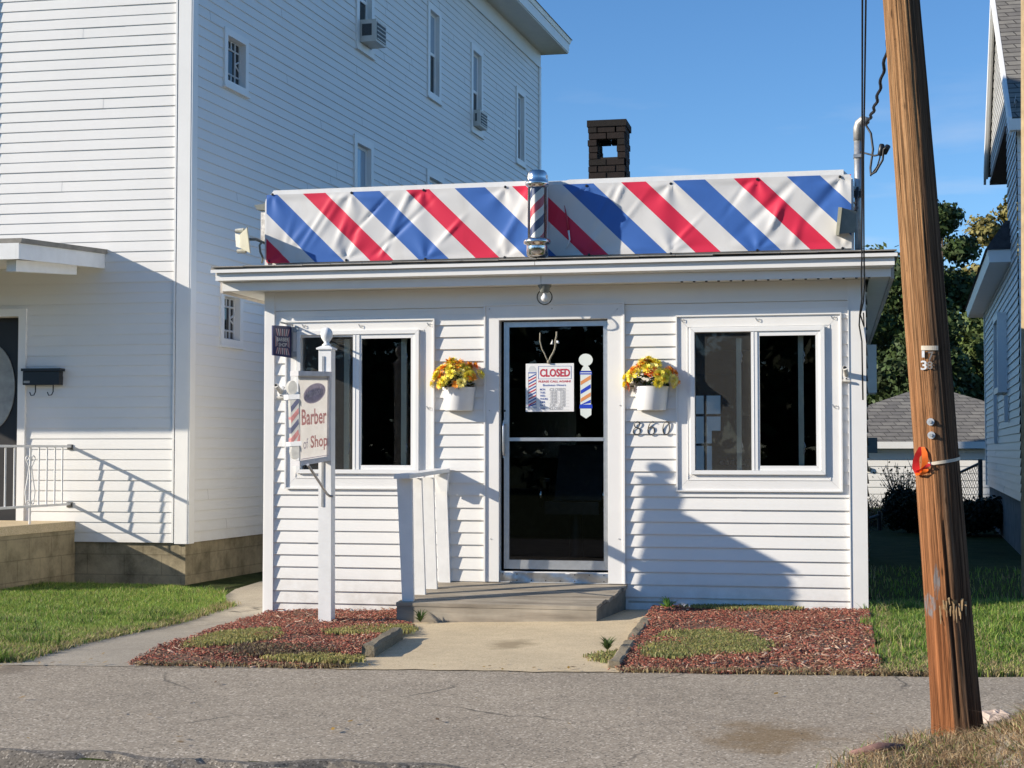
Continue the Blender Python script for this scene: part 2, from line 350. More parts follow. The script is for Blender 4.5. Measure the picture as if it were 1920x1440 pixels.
CONC=mat_speckle('old_concrete',(.40,.35,.275),(.26,.225,.175),(.52,.46,.375),170,(.8,1.12),bump=.3,cracks=True)
PAD=mat_speckle('sandy_concrete',(.62,.50,.325),(.44,.345,.21),(.74,.62,.44),170,(.86,1.1),stain=[(.1,-2.2,.2,(.25,.19,.11))],bump=.3)
p2=lambda u,v,z=0.: tuple(atZ(u,v,z)[:2])
A,B,Cc=(-2.72,float(roadY(-2.72))+.05),(-3.02,.6),(-3.35,1.6)
walk=[(-2.85,float(roadY(-2.85))-.03)]+[(x,float(roadY(x))-.03) for x in np.arange(-2.7,-1.2,.15)]+[(-1.3,-2.5),(-2.3,.2),(-2.44,.3),(-2.44,9),(-4.2,9),(-3.6,2.2),(-3.2,.6)]
o=sheet('footpath',walk,.0065,CONC,.25); o['kind']='structure'
fp=p2(713,1243); fq=p2(1165,1251); 
pad=[(x,float(roadY(x))-.03+rj(x)*.7) for x in np.arange(fp[0]-.2,fq[0]+.05,.1)]+[(.95,-1.0),(.98,-.01),(-1.0,-.01),(-1.02,-1.2)]
o=sheet('entrance_path',pad,.009,PAD,.25); o['kind']='structure'
# footpath joints
# ------------------------------------------------------------------ siding helper
def siding(mb,O,U,u0,u1,z0,z1,e=.1,lip=.015,holes=(),zb=None,m=0,ulim=None,wav=0.):
    U=np.array(U,float); N=np.array([U[1],-U[0]]); O=np.array(O,float); zb=z0 if zb is None else zb
    def P(u,z,o): q=O+U*u+N*o; return (q[0],q[1],z)
    k0=math.floor((z0-zb)/e); k1=math.ceil((z1-zb)/e-1e-6)
    for k in range(k0,k1):
        b=zb+k*e; t=b+e; lo=max(b,z0); hi=min(t,z1)
        if hi-lo<1e-5: continue
        cuts=sorted({lo,hi}|{z for h in holes for z in (h[2],h[3]) if lo+1e-4<z<hi-1e-4})
        for za,zc in zip(cuts[:-1],cuts[1:]):
            zm=(za+zc)/2; L,Rr=(u0,u1) if ulim is None else ulim(zm)
            if Rr-L<.02: continue
            segs=[(L,Rr)]
            for h in holes:
                if h[2]<zm<h[3]:
                    ns=[]
                    for a,c in segs:
                        if h[1]<=a or h[0]>=c: ns.append((a,c)); continue
                        if h[0]>a: ns.append((a,h[0]))
                        if h[1]<c: ns.append((h[1],c))
                    segs=ns
            pieces=[]
            for a,c in segs:
                if c-a>1.6 and zc-za>e*.5:
                    cutp=sorted(random.uniform(a+.25,c-.25) for _ in range(1 if c-a<6 else 3)) if random.random()<.55 else []
                    ed=[a]+cutp+[c]
                    for i in range(len(ed)-1): pieces.append((ed[i],ed[i+1],.0016 if i%2 else 0.))
                else: pieces.append((a,c,0.))
            for a,c,jo in pieces:
                off=(lambda z,jo=jo: .002+jo+lip*max(0.,1-((z-b)/e))**.85)
                nz=4 if zc-za>e*.5 else 1
                zz=[za+(zc-za)*i/nz for i in range(nz+1)]
                for zi,zj in zip(zz[:-1],zz[1:]):
                    mb.quad(P(a,zi,off(zi)),P(c,zi,off(zi)),P(c,zj,off(zj)),P(a,zj,off(zj)),m)
                if abs(za-b)<1e-6:
                    mb.quad(P(a,za,0.),P(c,za,0.),P(c,za,lip+.002),P(a,za,lip+.002),m)
                    
def frame(mb,x0,x1,z0,z1,wdt,y0,y1,m=0,gap=.0008):
    """mitred rectangular frame in the xz plane, y0 front (smaller) .. y1 back"""
    ox=[(x0,z0),(x1,z0),(x1,z1),(x0,z1)]; ix=[(x0+wdt,z0+wdt),(x1-wdt,z0+wdt),(x1-wdt,z1-wdt),(x0+wdt,z1-wdt)]
    for i in range(4):
        j=(i+1)%4; a,b,c,d=ox[i],ox[j],ix[j],ix[i]
        dx,dz=(b[0]-a[0]),(b[1]-a[1]); L=math.hypot(dx,dz); dx/=L;dz/=L
        sh=lambda p,s: (p[0]+dx*s*gap,p[1]+dz*s*gap)
        a,b,c,d=sh(a,1),sh(b,-1),sh(c,-1),sh(d,1)
        mb.prism([(p[0],y0,p[1]) for p in (a,b,c,d)],(0,y1-y0,0),m)
# ================================================================== BARBER SHOP
shop=thing('barber_shop','small white clapboard barber shop with flat roof, one door and two wide windows','shop',(0,3.5,0))
XL,XR=-2.455,2.46; ZT=2.62; ZB=-.16
wR=(.99,2.272,.972,2.36); wL=(-2.275,-.995,.976,2.37); dO=(-.57,.572,.232,2.468)     # outer edges of the trims
EXP_=(w(1220,790)[1]-w(1400,1099)[1]); EXP_/=round(EXP_/.0995)
mb=MB(); siding(mb,(0,0),(1,0),XL+.07,XR-.12,ZB,2.41,EXP_,.016,[wR,wL,dO],zb=w(1400,1099)[1])
mb.box(XL+.07,XR-.12,-.006,.03,2.41,2.46); mb.box(XL+.07,XR-.12,-.022,.03,2.462,ZT)     # frieze boards
front=mb.build('wall',M['siding'],shop)
mb=MB(); siding(mb,(XR-.002,0.02),(0,1),.0,7.3,ZB,ZT,.0995,.016)
mb.box(XL,XR-.03,7.28,7.3,ZB,.95); mb.box(XL,.18,7.28,7.3,.95,ZT); mb.box(1.06,XR-.03,7.28,7.3,.95,ZT); mb.box(.18,1.06,7.28,7.3,2.25,ZT)
mb.box(XL-.004,XL+.02,.06,7.3,ZB,ZT); mb.build('wall',M['siding'],shop)
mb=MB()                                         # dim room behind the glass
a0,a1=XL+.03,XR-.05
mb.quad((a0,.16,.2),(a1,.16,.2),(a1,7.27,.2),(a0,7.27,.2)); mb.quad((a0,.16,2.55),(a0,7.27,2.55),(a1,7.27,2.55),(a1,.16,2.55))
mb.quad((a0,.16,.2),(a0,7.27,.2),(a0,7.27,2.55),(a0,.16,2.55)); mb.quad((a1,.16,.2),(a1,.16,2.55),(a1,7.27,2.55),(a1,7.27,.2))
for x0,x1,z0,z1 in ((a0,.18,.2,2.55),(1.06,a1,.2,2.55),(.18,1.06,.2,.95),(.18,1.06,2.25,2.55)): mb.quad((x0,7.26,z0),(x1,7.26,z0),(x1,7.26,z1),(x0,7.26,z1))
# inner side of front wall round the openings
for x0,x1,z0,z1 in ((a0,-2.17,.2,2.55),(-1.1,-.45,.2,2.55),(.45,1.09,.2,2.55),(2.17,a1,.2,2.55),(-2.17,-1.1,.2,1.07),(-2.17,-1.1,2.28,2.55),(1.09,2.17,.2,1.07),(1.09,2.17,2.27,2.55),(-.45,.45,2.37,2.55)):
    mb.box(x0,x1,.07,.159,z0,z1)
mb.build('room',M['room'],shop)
t=NT('added_white_sheer'); t.n.remove(t.b); tl=t.n.new('ShaderNodeBsdfTranslucent'); tl.inputs[0].default_value=(.85,.85,.83,1); t.l.new(tl.outputs[0],t.out.inputs[0]); ADDSHEER=t.mat  # translucent sheet added so the rear window shows white instead of sky
mb=MB()                                         # back window muntins seen through the shop
for x in (.18,.40,.62,.84,1.04): mb.box(x,x+.03,7.2,7.27,.95,2.25)
for z in (.95,1.35,1.72,2.22): mb.box(.18,1.07,7.2,7.27,z,z+.03)
mb.box(.83,1.06,7.19,7.2,.95,2.25); mb.box(.18,1.06,7.18,7.2,1.98,2.25)
mb.build('rear_window_grid',M['dark'],shop)
mb=MB(); mb.quad((.18,7.275,.95),(1.06,7.275,.95),(1.06,7.275,2.25),(.18,7.275,2.25)); mb.build('rear_added_sheer',ADDSHEER,shop)
mb=MB(); mb.box(.84,1.35,5.6,6.2,.2,1.52); mb.box(.80,1.3,5.3,5.6,.2,1.05); mb.box(.9,1.25,6.2,6.3,1.52,1.7); mb.build('cabinet',M['dark'],shop)
mb=MB()
for i in range(5): mb.box(.93+i*.062+(i%2)*.006,.97+i*.062,5.585,5.599,1.13,1.17+.008*(i%3))
mb.split('bottle_label',M['paper'],shop)
# corner boards
mb=MB(); mb.box(XL,XL+.078,-.03,.05,ZB,ZT); mb.box(XL-.012,XL+.0,-.025,.06,ZB,ZT); mb.build('corner_board',M['trim'],shop)
mb=MB(); mb.box(XR-.135,XR,-.03,.05,ZB,ZT); mb.box(XR-.137,XR-.128,-.036,-.031,ZB,2.49); mb.build('corner_board',M['trim'],shop)
mb=MB(); mb.box(.99,2.31,-.012,.02,ZB,.085); mb.box(.60,.98,-.012,.02,ZB,.10); mb.build('skirting',plain('bare_footing_board',(.46,.42,.36),.8,var=.2,sc=8,bump=.3,bsc=30),shop)
# eaves and roof
SH=plain('grey_roof_edge',(.24,.225,.20),.85,var=.25,sc=9,bump=.4,bsc=60)
mb=MB(); rx0,rx1=-2.81,2.70
mb.hexa([(rx0,-.37,2.775),(rx1,-.37,2.765),(rx1,7.6,2.765),(rx0,7.6,2.775)],[(rx0,-.36,2.795),(rx1,-.36,2.785),(rx1,7.6,2.80),(rx0,7.6,2.81)])
# lapped shingle edge, slightly uneven
x=rx0+.01
while x<rx1-.1:
    L=random.uniform(.22,.34); x2=min(x+L,rx1-.01); dz=random.uniform(-.003,.005)
    mb.hexa([(x,-.385+dz,2.797+dz),(x2-.004,-.385,2.795+dz),(x2-.004,-.08,2.822),(x,-.08,2.822)],[(x,-.383,2.806+dz),(x2-.004,-.383,2.804),(x2-.004,-.08,2.832),(x,-.08,2.832)]); x=x2
mb.hexa([(rx0+.02,-.1,2.80),(rx1-.02,-.1,2.80),(rx1-.02,7.5,2.80),(rx0+.02,7.5,2.80)],[(rx0+.02,-.1,2.83),(rx1-.02,-.1,2.83),(rx1-.1,7.4,3.02),(rx0+.1,7.4,3.02)])
roof=mb.build('roof',SH,shop)
mb=MB()                                          # drip edge, crown board, lower fascia
x=rx0+.005
for L in (2.72,2.78): mb.box(x,min(x+L-.004,rx1-.004),-.378,-.362,2.752,2.778); x+=L
mb.box(rx0+.035,rx1-.03,-.345,-.30,2.690,2.765)
mb.hexa([(rx0+.05,-.315,2.685),(rx1-.04,-.315,2.678),(rx1-.04,-.25,2.678),(rx0+.05,-.25,2.685)],[(rx0+.05,-.345,2.70),(rx1-.04,-.345,2.70),(rx1-.04,-.25,2.70),(rx0+.05,-.25,2.70)])
for a,b in ((rx0+.062,-.06),(-.056,rx1-.055)): mb.hexa([(a,-.262,2.612-.000*a),(b,-.262,2.611),(b,-.235,2.611),(a,-.235,2.612)],[(a,-.266,2.682),(b,-.266,2.681),(b,-.235,2.681),(a,-.235,2.682)])
mb.build('fascia',M['trim'],roof)
mb=MB(); mb.box(rx0+.065,rx1-.06,-.234,-.0,2.622,2.634)
mb.box(XR+.03,rx1-.06,.0,7.5,2.622,2.634); mb.box(rx0+.065,XL-.02,.0,7.5,2.622,2.634); mb.build('soffit',M['soffit'],roof)
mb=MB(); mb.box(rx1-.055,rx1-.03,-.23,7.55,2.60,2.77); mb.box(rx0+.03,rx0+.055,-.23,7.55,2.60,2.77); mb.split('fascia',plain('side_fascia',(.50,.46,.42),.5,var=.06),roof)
mb=MB()
for i in range(16): mb.box(1.05+i*.095,1.068+i*.095,-.258,-.236,2.603,2.610)
mb.split('soffit_vent',M['dark'],roof)
# chimney : individually laid bricks with a flue opening right through
ch=MB(); cx0,cx1,cy0,cy1=-.345,.062,4.0,4.42; bh=.071
k=0; z=2.85
while z<4.77:
    row=[]
    hole=(4.40<z+bh*.5<4.66)
    for face in ('f','b'):
        y0,y1=(cy0,cy0+.1) if face=='f' else (cy1-.1,cy1)
        x=cx0-(0 if k%2 else .1)
        while x<cx1-.01:
            xa,xb=max(x,cx0),min(x+.2,cx1); x+=.2
            if xb-xa<.02: continue
            for (p,q) in ([(xa,xb)] if not hole else [(xa,min(xb,-.238)),(max(xa,-.032),xb)]):
                if q-p<.02: continue
                j=lambda:random.uniform(-.006,.006)
                ch.box(p+.005+j(),q-.005+j(),y0+j(),y1,z+.005,z+bh-.005+j()*.4,random.choice((0,0,1)))
    for sx in (0,1):
        xa,xb=(cx0,cx0+.1) if sx==0 else (cx1-.1,cx1)
        y=cy0+.1+(0 if k%2 else .08)
        ch.box(xa+.004,xb-.004,cy0+.1,cy1-.1,z+.004,z+bh-.004,random.choice((0,1)))
    z+=bh; k+=1
ch.box(cx0+.012,cx1-.012,cy0+.012,cy0+.09,2.85,4.43,2); ch.box(cx0+.012,cx0+.09,cy0+.02,cy1-.02,2.85,z-.01,2); ch.box(cx1-.09,cx1-.012,cy0+.02,cy1-.02,2.85,z-.01,2)
ch.box(cx0+.012,cx1-.012,cy1-.09,cy1-.012,2.85,4.43,2)
for a,b,c in ((cx0-.012,cx1+.012,z),): ch.box(a+.004,b-.002,cy0-.010,cy1+.010,c-.075,c-.006,1)
ch.build('chimney',[plain('sooty_brick',(.013,.007,.0055),.9,var=.45,sc=20,bump=.5,bsc=80),plain('sooty_brick_dark',(.008,.0055,.0045),.9,var=.4,sc=20,bump=.5,bsc=80),plain('old_mortar',(.022,.016,.013),.95,var=.3,sc=30)],roof)
# -------- door casing and door
dc=MB(); x0,x1,z0,z1=dO; jx0,jx1=-.452,.442; jz=2.352
dc.prism([(x0,-.024,z0),(jx0,-.024,z0),(jx0,-.024,jz),(x0,-.024,z1)],(0,.024,0)); dc.prism([(jx1,-.024,z0),(x1,-.024,z0),(x1,-.024,z1),(jx1,-.024,jz)],(0,.024,0))
dc.prism([(x0+.001,-.024,z1),(jx0+.001,-.024,jz),(jx1-.001,-.024,jz),(x1-.001,-.024,z1)],(0,.024,0))
for a,b in ((x0-.006,x0+.008),(x1-.008,x1+.006)): dc.box(a,b,-.036,-.0245,z0,z1)
dc.box(x0-.006,x1+.006,-.036,-.0245,z1,z1+.012)
dc.box(jx0-.004,jx0+.002,-.02,.09,z0,jz); dc.box(jx1-.002,jx1+.004,-.02,.09,z0,jz); dc.box(jx0,jx1,-.02,.09,jz-.002,jz+.004)
dcase=dc.build('door_frame',M['trim'],shop)
mb=MB()
for (u,v) in ((919,580),(1036,579),(1158,580),(919,770),(921,1010),(1161,1010),(1163,760)): X_,Z_=w(u,v); mb.lathe((X_,-.027,Z_),[(.005,0),(.004,-.003),(.001,-.004)],axis='y',n=8)
mb.split('screw',M['steel'],dcase)
door=MB(); dy=.045
X0,X1,Z0,Z1=jx0+.03,jx1-.004,.332,jz-.012
frame(door,X0,X1,Z0,Z1,.042,dy,dy+.03)
door.box(X0+.042,X1-.042,dy+.002,dy+.028,Z0+.042,.405)
door.box(X0,X0+.012,dy-.006,dy,Z0,Z1); 
drp=door.build('door',M['alu'],shop)
zb_=w(1040,823.5)[1]
mb=MB(); mb.box(X0+.043,X1-.043,dy-.004,dy+.02,zb_-.014,zb_+.014); mb.build('cross_bar',M['alu'],drp)
mb=MB(); mb.quad((X0+.04,dy+.015,.40),(X1-.04,dy+.015,.40),(X1-.04,dy+.015,Z1-.04),(X0+.04,dy+.015,Z1-.04)); mb.build('pane',M['glass'],drp)
hx,hz0=w(944,852); _,hz1=w(944,795)
mb=MB(); mb.tube([(hx,dy-.002,hz1),(hx,dy-.045,hz1),(hx,dy-.05,hz1-.02),(hx,dy-.05,hz0+.02),(hx,dy-.045,hz0),(hx,dy-.002,hz0)],.009); mb.lathe((hx,dy-.002,w(944,770)[1]),[(.011,0),(.010,-.008),(.004,-.009)],axis='y',n=10,m=1); mb.box(hx-.013,hx+.013,dy-.004,dy,hz0-.03,hz1+.03)
mb.build('handle',[M['alu'],M['black']],drp,auto=40)
mb=MB(); mb.box(jx0-.0,jx1+.0,.0,.10,.228,.30,0); mb.box(jx0+.01,jx1-.01,-.005,.035,.300,.315,0)
# dented metal kick plate
mb2=MB(); n=24; rows=[[ (jx0+.005+(jx1-jx0-.01)*i/n, -.008+.006*math.sin(i*1.3+j)*math.sin(i*.7), .232+.075*j/4) for i in range(n+1)] for j in range(5)]
vs=[p for r in rows for p in r]; mb2.add(vs,[(j*(n+1)+i,j*(n+1)+i+1,(j+1)*(n+1)+i+1,(j+1)*(n+1)+i) for j in range(4) for i in range(n)])
th=mb.build('threshold',M['trim'],shop); mb2.build('kick_plate',M['sill'],th,smooth=True)
mb=MB()
for i in range(8):
    for zz in (.245,.295): 
        if random.random()<.7: mb.lathe((jx0+.03+i*.118,-.012,zz),[(.005,0),(.003,-.003)],axis='y',n=8)
mb.split('rivet',M['black'],th)
# -------- windows
def shop_window(tr,px):
    x0,x1,z0,z1=tr
    win=MB(); frame(win,x0,x1,z0,z1,.135,-.022,.0)
    frame(win,x0-.004,x1+.004,z0-.004,z1+.004,.012,-.036,-.0225); frame(win,x0+.085,x1-.085,z0+.085,z1-.085,.006,-.026,-.0225)
    W=win.build('window',M['trim'],shop)
    fx0,fz1=w(px['f'][0],px['f'][1]); fx1,fz0=w(px['f'][2],px['f'][3])
    f=MB(); frame(f,fx0,fx1,fz0,fz1,.032,-.046,.06); mx0,mx1=w(px['m'][0],750)[0],w(px['m'][1],750)[0]
    f.box(mx0,mx1,-.040,.05,fz0+.033,fz1-.033); f.box(mx0+.018,mx0+.022,-.043,-.0405,fz0+.033,fz1-.033)
    Fm=f.build('window_frame',M['vinyl'],W)
    # left fixed pane with insect screen, right sliding sash
    g=MB(); g.quad((fx0+.03,.022,fz0+.03),(mx0+.005,.022,fz0+.03),(mx0+.005,.022,fz1-.03),(fx0+.03,.022,fz1-.03)); g.build('pane',M['glass'],W)
    sc=MB(); sc.quad((fx0+.03,-.012,fz0+.03),(mx0+.002,-.012,fz0+.03),(mx0+.002,-.012,fz1-.03),(fx0+.03,-.012,fz1-.03)); sc.build('screen',M['screen'],W)
    s=MB(); frame(s,mx1-.02,fx1-.0325,fz0+.0325,fz1-.0325,.036,-.034,.0); s.build('sash',M['vinyl'],W)
    g=MB(); g.quad((mx1,-.018,fz0+.05),(fx1-.06,-.018,fz0+.05),(fx1-.06,-.018,fz1-.05),(mx1,-.018,fz1-.05)); g.build('pane',M['glass'],W)
    for (a,b,tz) in px['j']:
        xa,xb=w(a,750,.09)[0],w(b,750,.09)[0]; j=MB(); j.box(xa,xb,.09,.12,fz0+.01,fz1-.03-tz); j.box(xa+.012,xa+.016,.086,.0895,fz0+.01,fz1-.03-tz)
        J=j.build('inner_sash',M['jamb'],W)
        h=MB()
        for zz in (fz0+.2,fz1-.24):
            h.tube([(xb-.004,.085,zz-.04),(xb+.008,.08,zz-.015),(xb-.002,.078,zz),(xb+.01,.08,zz+.02),(xb,.085,zz+.05)],.006,n=6)
        h.split('hinge',M['steel'],J)
    h=MB(); 
    for (u,v) in px['h']:
        X_,Z_=w(u,v); h.tube([(X_-.02,-.024,Z_+.016),(X_-.006,-.028,Z_-.01),(X_+.012,-.03,Z_-.016),(X_+.02,-.028,Z_-.004),(X_+.012,-.03,Z_+.008),(X_-.004,-.026,Z_+.002)],.0022,n=5)
    h.split('awning_hook',M['steel'],W)
    return W
shop_window(wR,{'f':(1295,616,1548,890),'m':(1409,1421),'j':[(1381,1390,.045),(1497,1507,.02)],'h':[(1280,601),(1421,600),(1562,596),(1565,762)]})
shop_window(wL,{'f':(560,622,787,888),'m':(664,676),'j':[(645,655,.03),(752,762,.0)],'h':[(572,612),(678,612),(806,609),(805,765)]})
CHM=plain('dark_leather',(.035,.028,.026),.35,var=.3,sc=20)
def salon_chair(x,y,label,z0=.2):
    c=thing('barber_chair',label,'chair',(x,y,z0),'barber chairs in the shop'); 
    mb=MB(); mb.box(x-.26,x+.26,y-.26,y+.26,z0+.48,z0+.60); mb.build('seat',CHM,c); mb=MB(); mb.hexa([(x-.25,y+.2,z0+.6),(x+.25,y+.2,z0+.6),(x+.25,y+.3,z0+.6),(x-.25,y+.3,z0+.6)],[(x-.22,y+.34,z0+1.15),(x+.22,y+.34,z0+1.15),(x+.22,y+.42,z0+1.15),(x-.22,y+.42,z0+1.15)]); mb.build('backrest',CHM,c)
    for sx_ in (-1,1): mb=MB(); mb.tube([(x+sx_*.3,y+.2,z0+.55),(x+sx_*.31,y+.2,z0+.8),(x+sx_*.31,y-.2,z0+.8),(x+sx_*.3,y-.25,z0+.55)],.022,n=8); mb.build('armrest',M['chrome'],c,smooth=True)
    mb=MB(); mb.lathe((x,y,z0),[(.3,0),(.28,.03),(.07,.06),(.06,.48)]); mb.build('pedestal',M['black'],c,auto=40)
salon_chair(-.25,2.6,'dark barber chair with chrome arms standing inside behind the door glass')
mb=MB(); mb.box(-2.3,-1.0,7.20,7.25,1.2,2.1); o=mb.build('wall_mirror',M['chrome'],None,loc=(-1.6,7.2,1.2)); tag(o,'wide mirror on the back wall of the shop interior','mirror')
# ================================================================== things on the shop
# --- banner sign
sg=thing('banner_sign','long rooftop sign box faced with a red, white and blue diagonal striped banner','sign',(0,-.1,2.8))
sx0,sx1,sz0,sz1=-2.42,2.362,2.838,3.455; sy=-.12
def chpoly(x0,x1,z0,z1,c): return [(x0,z0),(x1,z0),(x1,z1-c),(x1-c,z1),(x0+c,z1),(x0,z1-c)]
mb=MB(); mb.prism([(p[0],sy+.012,p[1]) for p in chpoly(sx0-.012,sx1+.012,sz0-.02,sz1+.006,.07)],(0,.17,0))
mb.build('sign_box',M['painted'],sg)
mb=MB()                                          # thin rim flashing on top edge, peeled back behind the pole
mb.prism([(p[0],sy+.010,p[1]) for p in [(sx0+.06,sz1-.052),(-.12,sz1-.042),(-.12,sz1+.012),(sx0+.06,sz1+.008)]],(0,-.012,0))
mb.prism([(p[0],sy+.010,p[1]) for p in [(.12,sz1-.045),(.19,sz1-.035),(sx1-.06,sz1-.03),(sx1-.06,sz1+.012),(.15,sz1+.010),(.1,sz1-.0)]],(0,-.013,0))
mb.prism([(p[0],sy+.010,p[1]) for p in [(sx0-.012,sz0),(sx0+.018,sz0),(sx0+.018,sz1-.08),(sx0-.012,sz1-.08)]],(0,-.012,0))
mb.prism([(p[0],sy+.010,p[1]) for p in [(sx1-.012,sz0),(sx1+.016,sz0),(sx1+.016,sz1-.08),(sx1-.012,sz1-.08)]],(0,-.012,0))
mb.build('sign_rim',M['painted'],sg)
t=NT('striped_banner_cloth'); s_=t.sep(t.pos()); per=.888
q=t.math('ADD',s_[0],t.math('MULTIPLY',s_[2],1.02))
# red stripe left edge on the top line: photo (565,362)
xr,zr=w(567,362,-.13); ph=(xr+zr*1.02)
fr=t.math('FRACT',t.math('ADD',t.math('DIVIDE',t.math('SUBTRACT',q,ph),per),20.))
isr=t.math('LESS_THAN',fr,.222)
xb,zb2=w(657,360,-.13); fb=((xb+zb2*1.02-ph)/per)%1
isb=t.math('MULTIPLY',t.math('GREATER_THAN',fr,fb),t.math('LESS_THAN',fr,fb+.285))
wv=t.noise(60,3); base=t.ramp(t.noise(2.3,5,.6),[(.3,(.62,.61,.595)),(.7,(.70,.69,.675))])
c=t.mix(isr,base,(.66,.028,.072)); c=t.mix(isb,c,(.050,.140,.43)); 
dirt=t.ramp(t.noise(1,4,.6,vec=t.map((6,1,1.4))),[(.55,(1,1,1)),(.85,(.86,.85,.83))]); c=t.mix(1.,c,dirt,'MULTIPLY')
t.col(c); t.set(.48,0,.3); t.bump(wv,.05,.002)
BAN=t.mat
nx_,nz_=260,44; bx0,bx1,bz0,bz1=sx0+.008,sx1-.004,sz0+.012,sz1-.030
gx=np.linspace(bx0,bx1,nx_); gz=np.linspace(bz0,bz1,nz_); XX,ZZ=np.meshgrid(gx,gz)
grom=[w(u,v,-.13) for u,v in ((660,362),(795,357),(948,351),(1100,349),(1258,345),(1420,337),(1575,332),(650,488),(798,486),(947,483),(1105,478),(1258,476),(1420,470),(1580,466),(512,365),(505,490))]
D=np.zeros_like(XX)
for (gx0,gz0) in grom:
    dx=XX-gx0; dz=ZZ-gz0; rr=np.hypot(dx,dz); th_=np.arctan2(dz,dx)
    D+=.016*np.exp(-rr/.17)*np.cos(th_*5+gx0*3)*(rr/(rr+.05))
for k in range(26):
    cx_=rng.uniform(bx0,bx1); cz_=rng.uniform(bz0,bz1); an=R(rng.uniform(38,75)); L=rng.uniform(.12,.32); W_=rng.uniform(.012,.035)
    dx=XX-cx_; dz=ZZ-cz_; a=dx*math.cos(an)+dz*math.sin(an); b=-dx*math.sin(an)+dz*math.cos(an)
    D+=rng.uniform(.005,.014)*rng.choice([-1,1,1])*np.exp(-(a/L)**2-(b/W_)**2)
D+=.006*np.sin(XX*7.1+ZZ*3)*np.sin(ZZ*5.)
e_=np.minimum.reduce([XX-bx0,bx1-XX,ZZ-bz0,bz1-ZZ]); D*=np.clip(e_/.05,.15,1)
# torn slit right of the pole
top=bz1+.004*np.sin(gx*3.1)
V=np.stack([XX.ravel(),(sy-.012-.008-D).ravel(),ZZ.ravel()],1); ii=np.arange(nx_*nz_).reshape(nz_,nx_)
Fq=np.stack([ii[:-1,:-1],ii[:-1,1:],ii[1:,1:],ii[1:,:-1]],-1).reshape(-1,4)
npmesh('banner',V,Fq,BAN,loc=tuple(WL[sg.name]),parent=sg,smooth=True)
mb=MB()
for (a,b) in grom: mb.lathe((a,sy-.022,b),[(.011,0),(.011,-.004),(.004,-.005)],axis='y',n=12)
mb.split('grommet',M['black'],sg)
mb=MB(); a=w(1058,385,-.16); b=w(1066,432,-.16); c_=w(1061,467,-.16)
mb.tube([(a[0],-.15,a[1]),(a[0]+.02,-.165,(a[1]+b[1])/2),(b[0],-.16,b[1])],[.002,.009,.008],0,n=6); mb.tube([(b[0],-.16,b[1]),(b[0]+.01,-.165,(b[1]+c_[1])/2),(c_[0],-.162,c_[1])],[.008,.007,.004],1,n=6)
mb.build('torn_strip',[M['ink_red'],M['paper']],sg,smooth=True)
mb=MB(); mb.box(sx0-.02,sx1+.02,-.17,.1,2.79,sz0-.022); mb.build('sign_base',M['dark'],sg)
# --- barber pole
pc=(-.075,-.33); bp=thing('barber_pole','chrome capped barber pole with glass tube standing in front of the striped sign','barber pole',(pc[0],pc[1],2.8))
zt=3.50; zb3=2.815
mb=MB(); z=zt
mb.lathe((pc[0],pc[1],0),[(.03,zt+.012),(.062,zt+.006),(.078,zt-.012),(.082,zt-.05),(.081,zt-.075),(.092,zt-.085),(.095,zt-.10),(.088,zt-.118),(.078,zt-.125),(.074,zt-.13)][::-1]); mb.build('cap',M['chrome'],bp,smooth=True)
mb=MB(); mb.lathe((pc[0],pc[1],0),[(.02,zb3),(.066,zb3+.004),(.084,zb3+.02),(.086,zb3+.085),(.084,zb3+.098),(.105,zb3+.108),(.111,zb3+.125),(.104,zb3+.142),(.085,zb3+.150),(.075,zb3+.156)]); mb.build('base',M['chrome'],bp,smooth=True)
t=NT('spiral_stripes'); s_=t.sep(t.pos()); an=t.math('ARCTAN2',t.math('SUBTRACT',s_[1],pc[1]),t.math('SUBTRACT',s_[0],pc[0]))
fr=t.math('FRACT',t.math('ADD',t.math('SUBTRACT',t.math('MULTIPLY',s_[2],3.35),t.math('MULTIPLY',an,.16*1.0)),10.12))
c=t.mix(t.math('LESS_THAN',fr,.25),(.82,.80,.77),(.55,.04,.06)); c=t.mix(t.math('MULTIPLY',t.math('GREATER_THAN',fr,.5),t.math('LESS_THAN',fr,.75)),c,(.035,.045,.13)); t.col(c); t.set(.4)
mb=MB(); mb.lathe((pc[0],pc[1],0),[(.055,zb3+.15),(.055,zt-.125)]); mb.build('striped_cylinder',t.mat,bp,auto=40)
mb=MB(); mb.tube([(pc[0],pc[1],zb3+.15),(pc[0],pc[1],zt-.125)],.076,n=28,cap=False); mb.build('glass_tube',M['glass'],bp,smooth=True)
mb=MB(); mb.box(pc[0]-.03,pc[0]+.05,-.275,-.145,2.81,2.835); mb.box(pc[0]-.055,pc[0]+.055,-.255,-.15,zb3+.02,zt-.0); mb.box(pc[0]-.03,pc[0]+.03,-.29,-.25,zt-.06,zt-.03); mb.box(pc[0]-.03,pc[0]+.03,-.29,-.25,zb3+.03,zb3+.06)
mb.build('mounting_bracket',M['painted'],bp)
# --- porch bulb
bl=thing('bulb_lamp','bare clear glass bulb lamp hanging under the eave above the door','lamp',(-.04,-.2,2.62))
mb=MB(); mb.lathe((-.04,-.2,0),[(.055,2.621),(.055,2.60),(.042,2.585),(.038,2.555),(.03,2.55)][::-1]); mb.build('socket',M['grey_lamp'],bl,smooth=True)
mb=MB(); bz=2.515
mb.lathe((-.04,-.2,bz),[(.064*math.sin(a),-.064*math.cos(a)) for a in np.linspace(.05,2.65,16)]); mb.build('globe',M['bulb'],bl,smooth=True)
mb=MB(); mb.lathe((-.04,-.2,bz),[(.012,.05),(.014,.02),(.028,-.0),(.03,-.012),(.02,-.03),(.004,-.036)][::-1]); mb.build('bulb',M['pot'],bl,smooth=True)
